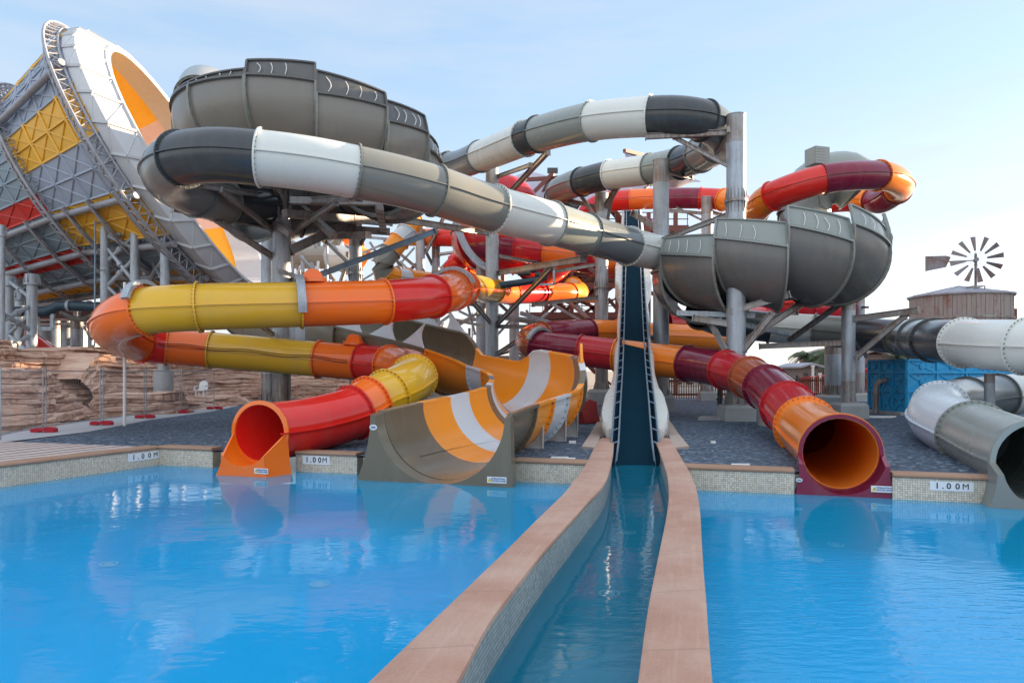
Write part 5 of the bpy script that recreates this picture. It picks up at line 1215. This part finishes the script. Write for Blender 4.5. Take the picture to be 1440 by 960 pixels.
o = thing('drain_stub', 'dark upright pipe stub left of the concrete post under the crimson tube', 'pipe', G(1012, 588)); p = G(1012, 588); mb = MB(); mb.cyl(p, p+Vector((0,0,1.5)), .1, n=12); mb.build('pipe_body', M['darksteel'], o, 40); mb = MB(); mb.cyl(p+Vector((0,0,.75)), p+Vector((0,0,.82)), .15, n=12); mb.cyl(p+Vector((0,0,1.3)), p+Vector((0,0,1.36)), .15, n=12); mb.build('pipe_collar', M['darksteel'], o, 40)

# depth signs on the pool walls
def depth_sign(label, p, t, n, w=.72, h=.20):
    p = Vector(p); n = Vector(n); up = Vector((0,0,1)); t = Vector(t).normalized(); o = thing('depth_sign', label, 'sign', p, 'pool depth signs')
    mb = MB(); mb.plate([p+t*a*w/2+up*b*h/2+n*.002 for a, b in ((-1,-1),(1,-1),(1,1),(-1,1))], n*.012); mb.build('plate', M['whitep'], o)
    for ch, off in (('1', -.40), ('.', -.24), ('0', -.08), ('0', .16), ('M', .38)): text_mesh('letter', ch, h*.88, M['blackp'], o, p+t*off*w*.84+n*.0165, t, up, .003, 1.0)
depth_sign('white 1.00M depth sign on the wall between the orange mouth and the brown half-pipe', on_wall(445)+Vector((0,0,-.155)), wdir, wnor)
depth_sign('white 1.00M depth sign on the wall right of the maroon mouth', on_wall(1338)+Vector((0,0,-.16)), wdir, wnor, .70, .17)
ln = Vector((-ld.y, ld.x, 0)); ln = ln if ln.x > 0 else -ln
k = (203.5-CX)/F; tt = (k*W0.y-W0.x)/(ld.x-k*ld.y); depth_sign('white 1.00M depth sign on the slanting left pool wall near the corner', W0+ld*tt+Vector((0,0,-.17)), -ld, ln, .95, .19)

# drain covers on the pool floor
def under(x, y, z=-1.55): return G(x, y, z)
dl = ['drain ring on the left pool floor near the left edge', 'drain ring on the left pool floor, middle', 'drain ring in the left pool close to the brown mouth', 'drain ring on the right pool floor close to the back wall', 'drain ring on the right pool floor, small and farther right', 'drain ring nearest in the narrow channel', 'drain ring farther back in the narrow channel', 'drain ring on the right pool floor below the channel wall']
dp = [(153,793,-1.55),(450,821,-1.55),(728,684,-.9),(1047,697,-.8),(1108,731,-1.55),(857,835,-1.25),(883,749,-1.25),(1145,787,-1.55)]
proto = thing('drain_cover', dl[0], 'drain cover', (0,0,0), 'round drain covers under water')
mb = MB(); lp = []
for k in range(25): a = 2*PI*k/24; e = Vector((math.cos(a), math.sin(a), 0)); lp.append([e*.12, e*.16, e*.16+Vector((0,0,.02)), e*.12+Vector((0,0,.02))])
mb.loft(lp, True); ro = mb.build('rim_ring', M['whitep'], proto, 40)
mb = MB(); mb.cyl((0,0,0), (0,0,.012), .08, n=16); mb.build('grate', M['whitep'], proto, 40)
for k, (x, y, z) in enumerate(dp):
    if k in (2, 3): p = G(x, y, -1.53); p = G(x, y, -1.53) if y > 720 else Vector((G(x,y,-1.53).x, min(G(x,y,-1.53).y, 14.2), -1.53))
    else: p = G(x, y, z+.02)
    c = proto if k == 0 else copy_tree(proto); c.location = p; c['label'] = dl[k]

# ------------------------------------------------------------------ blue panel tank, fences, water tower, windmill
TB = thing('water_tank', 'bright blue bolted panel water tank with rust spots and a bent grey pipe', 'tank', G(1275, 583))
Ca, Cl, Cr = G(1275, 583), G(1222, 578.5), None; tl = (Cl-Ca); Ll = tl.length; tl.normalize(); tr = Vector((-tl.y, tl.x, 0)); tr = tr if tr.x > 0 else -tr
HT = P(1275, 506, Ca.y).z; LR = 6.0
def tank_face(a, t, L, n, cells, nm):
    mb = MB(); up = Vector((0,0,1)); mb.plate([a, a+t*L, a+t*L+up*HT, a+up*HT], -n*.05)
    cw = L/cells; chs = [0, .42, .77, 1.0]; 
    for i in range(cells+1): mb.bar(a+t*cw*min(max(i, .02), cells-.02)+n*.03, a+t*cw*min(max(i, .02), cells-.02)+n*.03+up*HT, .09, .07, up=n)
    for z in chs: mb.bar(a+n*.034+up*(HT*z), a+t*L+n*.034+up*(HT*z), .075, .10, up=n)
    for i in range(cells):
        for z0, z1 in zip(chs, chs[1:]):
            p0 = a+t*cw*i+up*HT*z0+n*.012; p1 = a+t*cw*(i+1)+up*HT*z0+n*.012; q0 = a+t*cw*i+up*HT*z1+n*.012; q1 = a+t*cw*(i+1)+up*HT*z1+n*.012; m = (p0+q1)/2
            for e in (p0, p1, q0, q1): mb.bar(e+(m-e)*.1, e+(m-e)*.78, .075, .05, up=n)
            mb.cyl(m-n*.0, m+n*.045, .14, n=10); mb.cyl(m+n*.045, m+n*.06, .07, n=8)
    for k in range(int(L/.09)):
        for z in chs: mb.box(a+t*(.045+k*.09)+n*.06+up*(HT*z-.07), (.03,.03,.04)) if k % 2 == 0 else None
    return mb.build(nm, M['tankblue'], TB)
nl = Vector((tl.y, -tl.x, 0)); nl = nl if nl.y < 0 else -nl; nr = Vector((tr.y, -tr.x, 0)); nr = nr if nr.y < 0 else -nr
tank_face(Ca, tl, Ll, nl, 3, 'tank_wall'); tank_face(Ca, tr, LR, nr, 4, 'tank_wall')
mb = MB(); mb.plate([Ca-Vector((0,0,-HT)), Ca+tl*Ll+Vector((0,0,HT)), Ca+tl*Ll+tr*LR+Vector((0,0,HT)), Ca+tr*LR+Vector((0,0,HT))], (0,0,.05)); mb.build('lid', M['darksteel'], TB)
mb = MB(); mb.plate([Ca+tl*Ll, Ca+tl*Ll+tr*LR, Ca+tl*Ll+tr*LR+Vector((0,0,HT)), Ca+tl*Ll+Vector((0,0,HT))], tl*-.05); mb.plate([Ca+tr*LR, Ca+tl*Ll+tr*LR, Ca+tl*Ll+tr*LR+Vector((0,0,HT)), Ca+tr*LR+Vector((0,0,HT))], tr*-.05); mb.build('rear_wall', M['tankblue'], TB)
pa = Ca+tl*Ll*.50; mb = MB(); zz = P(1245, 535, pa.y).z; e = pa+nl*.0+Vector((0,0,zz)); mb.pipe([e, e+nl*.18, e+nl*.34-Vector((0,0,.05))-tl*-.08, e+nl*.42+tl*.16-Vector((0,0,.22)), e+nl*.44+tl*.18-Vector((0,0,.5)), e+nl*.46+tl*.18-Vector((0,0,zz))], .13, 12); q = e+nl*.44+tl*.18-Vector((0,0,.62)); mb.cyl(q, q+Vector((0,0,.05)), .19, n=12); mb.build('outlet_pipe', M['galvr'], TB, 50)
mb = MB(); mb.bar(Ca+nl*.25-tl*.1+Vector((0,0,.04)), Ca+tl*(Ll+.4)+nl*.25+Vector((0,0,.04)), .25, .14); mb.bar(Ca+nr*.25+Vector((0,0,.04)), Ca+tr*LR+nr*.25+Vector((0,0,.04)), .25, .14); mb.build('plinth', M['concrete'], TB)
p = G(1232, 586); o = thing('spill_patch', 'white cement spill on the gravel at the foot of the tank pipe', 'spill', p); mb = MB(); mb.prism([(p.x+math.cos(a)*(.62+.2*math.sin(3*a))*1.3, p.y+math.sin(a)*(.5+.15*math.cos(2*a))) for a in [2*PI*k/18 for k in range(18)]], -.02, .03); mb.build('crust', M['whitep'], o)

def picket_fence(label, a, b, h=1.55, gap=.17):
    o = thing('picket_fence', label, 'fence', a); t = (b-a); L = t.length; t.normalize(); up = Vector((0,0,1)); mb = MB(); n = int(L/gap)
    for k in range(n): hh = h*(1+.05*random.uniform(-1, 1)); p = a+t*gap*(k+.5); mb.bar(p+up*.08, p+up*hh, .10*random.uniform(.75,1.1), .03, up=t)
    mb.build('pickets', M['redwood'], o); mb = MB(); sd = Vector((t.y, -t.x, 0)); sd = sd if sd.y < 0 else -sd
    for z in (.35, h*.82): mb.bar(a+up*z-sd*.05, b+up*z-sd*.05, .05, .12)
    mb.build('rail', M['redwood'], o)
    for k in range(int(L/2.6)+1):
        p = a+t*2.6*k+sd*.06; mb = MB(); mb.bar(p, p+up*(h+.1), .11, .11, up=t); mb.build('post', M['darksteel'], o)
    return o
picket_fence('long red-brown picket fence behind the gravel under the crimson tube', G(936, 562), G(1120, 561))
picket_fence('red-brown picket fence between the thick column and the blue tank', G(1120, 561.2), G(1235, 559))
picket_fence('red-brown picket fence past the right side of the blue tank', Vector((27, 44, 0)), Vector((46, 42, 0)), 1.8)

wt = thing('water_tower', 'round weathered wood-plank water tower with a zinc cone roof', 'water tower', P(1350, 521, 60).xy.to_3d()); ctr = P(1350, 521, 60); rr = 3.75; zt = P(0, 417, 60).z; zb = 4.2
mb = MB(); n = 72
for k in range(n):
    a0, a1 = 2*PI*k/n, 2*PI*(k+.93)/n; off = random.uniform(-.03, .03)
    mb.add([Vector((ctr.x+math.cos(a)*(rr+off-d), ctr.y+math.sin(a)*(rr+off-d), z)) for z in (zb, zt) for a, d in ((a0, 0), (a1, 0), (a1, .08), (a0, .08))], [(0,1,5,4),(1,2,6,5),(2,3,7,6),(3,0,4,7),(4,5,6,7),(0,3,2,1)])
mb.cyl((ctr.x, ctr.y, zb), (ctr.x, ctr.y, zt-.05), rr-.06, n=48); mb.build('plank_wall', M['oldwood'], wt)
for z in (zt-.12, zt-2.0, zb+.4):
    mb = MB(); mb.cyl((ctr.x, ctr.y, z), (ctr.x, ctr.y, z+.16), rr+.08, n=48); mb.build('hoop', M['galvr'], wt, 40)
mb = MB(); n = 16; za = P(1347, 402, 60).z
rim = [Vector((ctr.x+math.cos(2*PI*k/n)*(rr+.22), ctr.y+math.sin(2*PI*k/n)*(rr+.22), zt+.06)) for k in range(n)]
mb.add(rim+[Vector((ctr.x-.1, ctr.y, za))]+[p-Vector((0,0,.12)) for p in rim], [(k, (k+1)%n, n) for k in range(n)]+[(k, n+1+k, n+1+(k+1)%n, (k+1)%n) for k in range(n)]+[tuple(n+1+k for k in range(n))])
for k in range(n): mb.bar(rim[k], Vector((ctr.x-.1, ctr.y, za)), .06, .05)
mb.build('roof', M['zinc'], wt)
for k in range(6): a = 2*PI*k/6; mb = MB(); mb.bar((ctr.x+math.cos(a)*3, ctr.y+math.sin(a)*3, 0), (ctr.x+math.cos(a)*3, ctr.y+math.sin(a)*3, zb), .3); mb.build('leg', M['oldwood'], wt)
wm = thing('windmill', 'twelve-bladed rusty wind pump with a square tail above the water tower', 'windmill', P(1372, 403, 58)); hub = P(1372, 366, 58)
mb = MB(); mb.cyl(P(1372,403,58), hub+Vector((0,0,.55)), .10, n=8); mb.build('mast', M['rustzinc'], wm, 40)
b = P(1372, 403, 58); mb = MB()
for sx, sy in ((-1,-1),(1,-1),(1,1),(-1,1)): mb.bar(b+Vector((sx*.45,sy*.45,-1.4)), b+Vector((sx*.45,sy*.45,.0)), .07)
for z in (0, -.55): 
    for (ax_, ay_), (bx, by) in (((-1,-1),(1,-1)),((1,-1),(1,1)),((1,1),(-1,1)),((-1,1),(-1,-1))): mb.bar(b+Vector((ax_*.45,ay_*.45,z)), b+Vector((bx*.45,by*.45,z)), .07)
mb.build('base_frame', M['galvr'], wm)
wn = Vector((-.42, -.9, .0)).normalized(); wa = Vector((wn.y*-1, wn.x, 0)).normalized(); wa = wa if wa.x > 0 else -wa; up = Vector((0,0,1)); hc = hub+wn*.45
mb = MB(); mb.cyl(hub-wn*.2, hc+wn*.1, .17, n=12); mb.build('hub', M['rustzinc'], wm, 40)
for k in range(12):
    a = R(8+30*k); e = wa*math.cos(a)+up*math.sin(a); f = -wa*math.sin(a)+up*math.cos(a); tw_ = (f*.9+wn*.35).normalized(); mb = MB()
    mb.plate([hc+e*.72-tw_*.08, hc+e*1.86-tw_*.21, hc+e*1.86+tw_*.21, hc+e*.72+tw_*.08], wn*.02); bl = mb.build('blade', M['rustzinc'], wm)
    mb = MB(); mb.bar(hc, hc+e*1.5, .022); mb.build('spoke', M['rustzinc'], bl)
td = Vector((-.93, .36, 0)).normalized(); mb = MB(); mb.bar(hub, hub+td*2.2, .09, .09); mb.build('tail_boom', M['rustzinc'], wm)
mb = MB(); q = [hub+td*1.75+up*.52-up*.15, hub+td*2.1+up*.6-up*.1, hub+td*3.6+up*.62-up*.08, hub+td*3.6-up*.72, hub+td*2.1-up*.45]; mb.plate(q, (.02,.03,0)); mb.bar(hub+td*1.9, hub+td*3.5+up*.5, .05); mb.build('tail_vane', M['rustzinc'], wm)
o = thing('chimney_post', 'lone dark red post beyond the water tower', 'post', P(1426, 521, 80).xy.to_3d()); mb = MB(); mb.bar((P(1426,521,80).x, 80, 0), P(1426, 434, 80), .42, .42); mb.build('shaft', M['brownsteel'], o); mb = MB(); mb.box(P(1424, 442, 79.7), (.2,.1,1.2)); mb.build('panel', M['redtruss'], o)

# ------------------------------------------------------------------ background: red truss, huts, palms, far blocks
def redtruss(label, a, b, h):
    o = thing('truss_rail', label, 'truss', (a.x, a.y, 0)); up = Vector((0,0,1)); n = max(3, int((b-a).length/1.6)); mb = MB(); mb.cyl(a, b, .13, n=8); mb.build('lower_chord', M['redtruss'], o, 40)
    mb = MB(); mb.cyl(a+up*h, b+up*h, .16, n=8); mb.build('upper_chord', M['redtruss'], o, 40); mb = MB()
    for k in range(n): p, q = a+(b-a)*k/n, a+(b-a)*(k+1)/n; mb.cyl(p, q+up*h if k % 2 else q+up*h, .07, n=6); mb.cyl(p+up*h, q, .07, n=6); mb.cyl(p, p+up*h, .06, n=6)
    mb.build('lacing', M['redtruss'], o)
    for k in (0, n//2, n): p = a+(b-a)*k/n; mb = MB(); mb.cyl((p.x, p.y, 0), p, .14, n=8); mb.build('post', M['redtruss'], o)
redtruss('red lattice track rail rising behind the picket fence towards the blue tank', P(1135, 552, 68), P(1240, 536, 66), 1.3)
redtruss('low red lattice track rail left of the thick rusty column', P(1128, 548, 74), P(1166, 546, 72), 1.2)
redtruss('low red rail seen past the middle columns', P(640, 532, 76), P(715, 530, 76), 1.2)
redtruss('long low red rail seen behind the funnel rocks', P(655, 528, 82), P(735, 529, 82), .8)
def hut(label, x0, x1, ytop, d, depth, wall, roofm, pitched=True, nwin=3):
    a, b = P(x0, HY, d), P(x1, HY, d); z = P(x0, ytop, d).z; o = thing('hut' if pitched else 'flat_building', label, 'building', ((a.x+b.x)/2, d, 0)); w = b.x-a.x
    mb = MB(); mb.box(((a.x+b.x)/2, d+depth/2, z/2), (w, depth, z)); mb.build('wall', M[wall], o)
    if pitched:
        mb = MB(); c = (a.x+b.x)/2; hw_ = w/2+.5; mb.loft([[Vector((c-hw_, y, z-.1)), Vector((c, y, z+w*.16)), Vector((c+hw_, y, z-.1)), Vector((c+hw_, y, z+.1)), Vector((c, y, z+w*.16+.22)), Vector((c-hw_, y, z+.1))] for y in (d-.8, d+depth+.8)], True, True); mb.build('roof', M[roofm], o)
    else:
        mb = MB(); mb.box(((a.x+b.x)/2, d+depth/2, z+.1), (w+.5, depth+.5, .3)); mb.build('roof', M[roofm], o)
    for k in range(nwin):
        x = a.x+w*(k+.5)/nwin; mb = MB(); mb.box((x, d-.02, z*.55), (w/nwin*.5, .08, z*.35)); f = mb.build('window', M['darksteel'], o); mb = MB(); mb.box((x, d-.07, z*.55), (w/nwin*.42, .04, z*.29)); mb.build('pane', M['glass'], f)
hut('weathered brown hut with a pitched roof behind the thick column', 1215, 1240, 498, 78, 6, 'hutgrey', 'oldwood')
hut('weathered hut with a grey roof left of the thick rusty column', 1128, 1150, 516, 80, 6, 'hutgrey', 'zinc', True, 2)
hut('long dark timber shed below the palms', 1158, 1222, 500, 95, 8, 'hutgrey', 'oldwood', True, 5)
hut('grey timber shed behind the blue tank', 1240, 1330, 500, 92, 8, 'hutgrey', 'oldwood', False, 5)
hut('dark red-brown shed at the right edge behind the grey tubes', 1395, 1470, 520, 70, 6, 'redwood', 'oldwood', False, 3)
hut('low pink wall building behind the picket fence', 930, 1010, 536, 90, 5, 'cream', 'zinc', False, 5)
hut('brown timber building behind the middle columns', 655, 690, 498, 98, 8, 'hutgrey', 'zinc', False, 3)
hut('brown gabled building left of the crimson tube turn', 696, 740, 500, 90, 8, 'hutgrey', 'oldwood', True, 4)
hut('sunlit cream building glimpsed between the funnel legs', 62, 98, 462, 90, 8, 'cream', 'zinc', False, 2)
hut('distant pale tower block left of the middle columns', 600, 624, 455, 190, 15, 'cream', 'zinc', False, 4)
def palm(label, x, ybase, ytop, d, s):
    b = P(x, ybase, d); b.z = 0; t = P(x, ytop, d); o = thing('palm_tree', label, 'palm tree', b, 'palms beyond the fence'); mb = MB(); pts = [b+(t-b)*k/6+Vector((.15*math.sin(k), .1*math.cos(k), 0)) for k in range(7)]; mb.pipe(pts, .2*s, 8); mb.build('trunk', M['bark'], o, 50)
    mb = MB(); rnd = random.Random(x)
    for k in range(34):
        a = rnd.uniform(0, 2*PI); el = rnd.uniform(-.35, 1.1); L = rnd.uniform(1.9, 2.8)*s; e = Vector((math.cos(a), math.sin(a), 0)); prev = t.copy(); ctrl = []
        for q in range(8): f = q/7; ctrl.append(t+e*L*f*math.cos(el*.6)+Vector((0,0,L*(math.sin(el)*f-.75*f*f))))
        sd = Vector((-e.y, e.x, 0))
        for q in range(1, 8):
            for m_ in range(3):
                p = ctrl[q-1]+(ctrl[q]-ctrl[q-1])*m_/3; g = (ctrl[q]-ctrl[q-1]).normalized(); ll = .62*s*(1-.55*abs(q/7-.4))
                for sg in (-1, 1): tip = p+sd*sg*ll*.75+g*ll*.55-Vector((0,0,ll*.35+rnd.uniform(0,.1))); mb.add([p, p+g*.09*s, tip], [(0,1,2)])
        mb.pipe(ctrl, .025*s, 4)
    mb.build('crown', M['leaf'], o); return o
palm('broad palm crown just right of the short bowl column', 1136, 560, 500, 95, 1.1)
palm('dense palm crown above the dark timber shed', 1170, 560, 499, 92, 1.5)
palm('palm crown nearest the left end of the blue tank', 1236, 560, 500, 96, 1.5)
palm('palm crown above the middle of the blue tank', 1262, 560, 503, 92, 1.4)
palm('palm crown showing under the bending grey tube', 1290, 560, 504, 98, 1.6)
palm('thin palm beyond the crimson tube and the tall column foot', 1000, 560, 505, 100, 1.2)
for k, (x, yt, d) in enumerate(((1143,516,56),(1153,527,60),(1214,500,55),(1190,522,58))):
    o = thing('lamp_post', ['white lamp post left of the thick rusty column', 'short white lamp post by the grey-roofed hut', 'white lamp post just left of the blue tank', 'thin white lamp post between the two right columns'][k], 'post', P(x, HY, d).xy.to_3d()); mb = MB(); p = P(x, HY, d); mb.cyl((p.x, d, 0), P(x, yt, d), .11, n=8); mb.build('shaft', M['whitep'], o, 40); mb = MB(); q = P(x, yt, d); mb.cyl(q, q+Vector((0,0,.16)), .16, n=8); mb.build('cap', M['whitep'], o, 40)
o = thing('flat_building', 'long flat block added out of view to keep low sun off the foreground', 'building', (118, 75, 0))  # unseen block, invented and sized to shade the low foreground from the sun
mb = MB(); mb.box((118, 75, 12), (14, 80, 24)); mb.build('wall', M['cream'], o); mb = MB(); mb.box((118, 75, 24.2), (15, 81, .4)); mb.build('roof', M['zinc'], o)
for z in (3, 7, 11, 15, 19):
    for y in range(40, 114, 6): mb = MB(); mb.box((110.98, y, z+1), (.1, 2.4, 1.8)); mb.build('window', M['glass'], o)
column('thin grey post standing far left of the middle pair, beside a round mirror', 660, 56, 462, .10, None, [], name='support_post')
o = thing('traffic_mirror', 'round convex mirror on a post behind the white fins', 'mirror', P(651, 521, 54).xy.to_3d()); p = P(650, 492, 54); mb = MB(); mb.cyl(p, p+Vector((0,.06,0)), .62, n=24); mb.build('mirror_disc', M['zinc'], o, 40); mb = MB(); mb.cyl((p.x, p.y+.1, 0), p+Vector((0,.1,0)), .05, n=8); mb.build('post', M['galv'], o)

# ------------------------------------------------------------------ world, sun, camera
SUN_AZ, SUN_EL = 65, 8.5                                            # degrees right of the view axis, above the horizon
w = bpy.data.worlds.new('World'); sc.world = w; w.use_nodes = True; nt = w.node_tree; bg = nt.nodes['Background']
sky = nt.nodes.new('ShaderNodeTexSky'); sky.sky_type = 'NISHITA'; sky.sun_disc = False; sky.sun_elevation = R(SUN_EL); sky.sun_rotation = R(SUN_AZ); sky.air_density = 1.0; sky.dust_density = .5; sky.ozone_density = 2.2; sky.altitude = 0
tc = nt.nodes.new('ShaderNodeTexCoord'); mp = nt.nodes.new('ShaderNodeMapping'); mp.inputs['Scale'].default_value = (1.2, 1.2, 7); nt.links.new(tc.outputs['Generated'], mp.inputs[0])
nz = nt.nodes.new('ShaderNodeTexNoise'); nz.inputs['Scale'].default_value = 2.1; nz.inputs['Detail'].default_value = 7; nz.inputs['Roughness'].default_value = .58; nt.links.new(mp.outputs[0], nz.inputs['Vector'])
cf = ramp(nt, nz.outputs['Fac'], [(.44, (0,0,0)), (.78, (.42,.42,.42))])
hs = nt.nodes.new('ShaderNodeHueSaturation'); hs.inputs['Saturation'].default_value = .62; hs.inputs['Value'].default_value = 1.0; nt.links.new(sky.outputs[0], hs.inputs['Color'])
cl = nt.nodes.new('ShaderNodeMix'); cl.data_type = 'RGBA'; nt.links.new(cf, cl.inputs[0]); nt.links.new(hs.outputs[0], cl.inputs[6]); cl.inputs[7].default_value = (2.6, 2.6, 2.75, 1)
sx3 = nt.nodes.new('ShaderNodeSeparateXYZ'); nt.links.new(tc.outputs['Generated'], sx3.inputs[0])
veil_fill = ramp(nt, sx3.outputs[2], [(0, (1.74, 1.64, 1.78)), (.12, (1.42, 1.54, 1.84)), (.34, (.90, 1.37, 1.93)), (.5, (.85, 1.3, 1.9)), (.8, (2.5, 2.75, 3.15))])  # haze gradient; top stop, above the frame, brightened to add fill light
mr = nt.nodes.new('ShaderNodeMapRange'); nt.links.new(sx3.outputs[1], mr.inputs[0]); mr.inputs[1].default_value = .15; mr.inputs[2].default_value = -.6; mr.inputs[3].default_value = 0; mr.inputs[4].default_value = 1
veil_fill = mixc(nt, mr.outputs[0], veil_fill, (3.0, 3.1, 3.3, 1))            # added sky brightness behind the camera, fills camera-facing sides
hz = nt.nodes.new('ShaderNodeMix'); hz.data_type = 'RGBA'; hz.inputs[0].default_value = .72; nt.links.new(cl.outputs[2], hz.inputs[6]); nt.links.new(veil_fill, hz.inputs[7])
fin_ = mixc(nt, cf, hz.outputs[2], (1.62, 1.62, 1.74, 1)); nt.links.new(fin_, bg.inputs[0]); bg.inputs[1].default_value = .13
L = bpy.data.lights.new('sun', 'SUN'); L.energy = 5.0; L.angle = R(.6); L.color = (1, .74, .48); so = bpy.data.objects.new('sun', L); col.objects.link(so)
sd = Vector((math.cos(R(SUN_EL))*math.sin(R(SUN_AZ)), math.cos(R(SUN_EL))*math.cos(R(SUN_AZ)), math.sin(R(SUN_EL)))); so.rotation_euler = sd.to_track_quat('Z', 'Y').to_euler(); so.location = sd*100
cam = bpy.data.cameras.new('camera'); co = bpy.data.objects.new('camera', cam); col.objects.link(co); sc.camera = co
co.location = (0, 0, H); co.rotation_euler = (R(90), 0, 0); cam.sensor_width = 36; cam.lens = 25; cam.shift_y = (HY-480)/1440; cam.clip_end = 3000; cam.clip_start = .1
sc.view_settings.view_transform = 'Standard'; sc.view_settings.look = 'None'; sc.view_settings.gamma = 1; sc.view_settings.use_curve_mapping = False; sc.view_settings.exposure = 1.92
sc.render.engine = 'CYCLES'; sc.cycles.use_denoising = True; sc.cycles.max_bounces = 8; sc.cycles.transparent_max_bounces = 12; sc.cycles.caustics_reflective = False; sc.cycles.caustics_refractive = False; sc.cycles.sample_clamp_indirect = 6
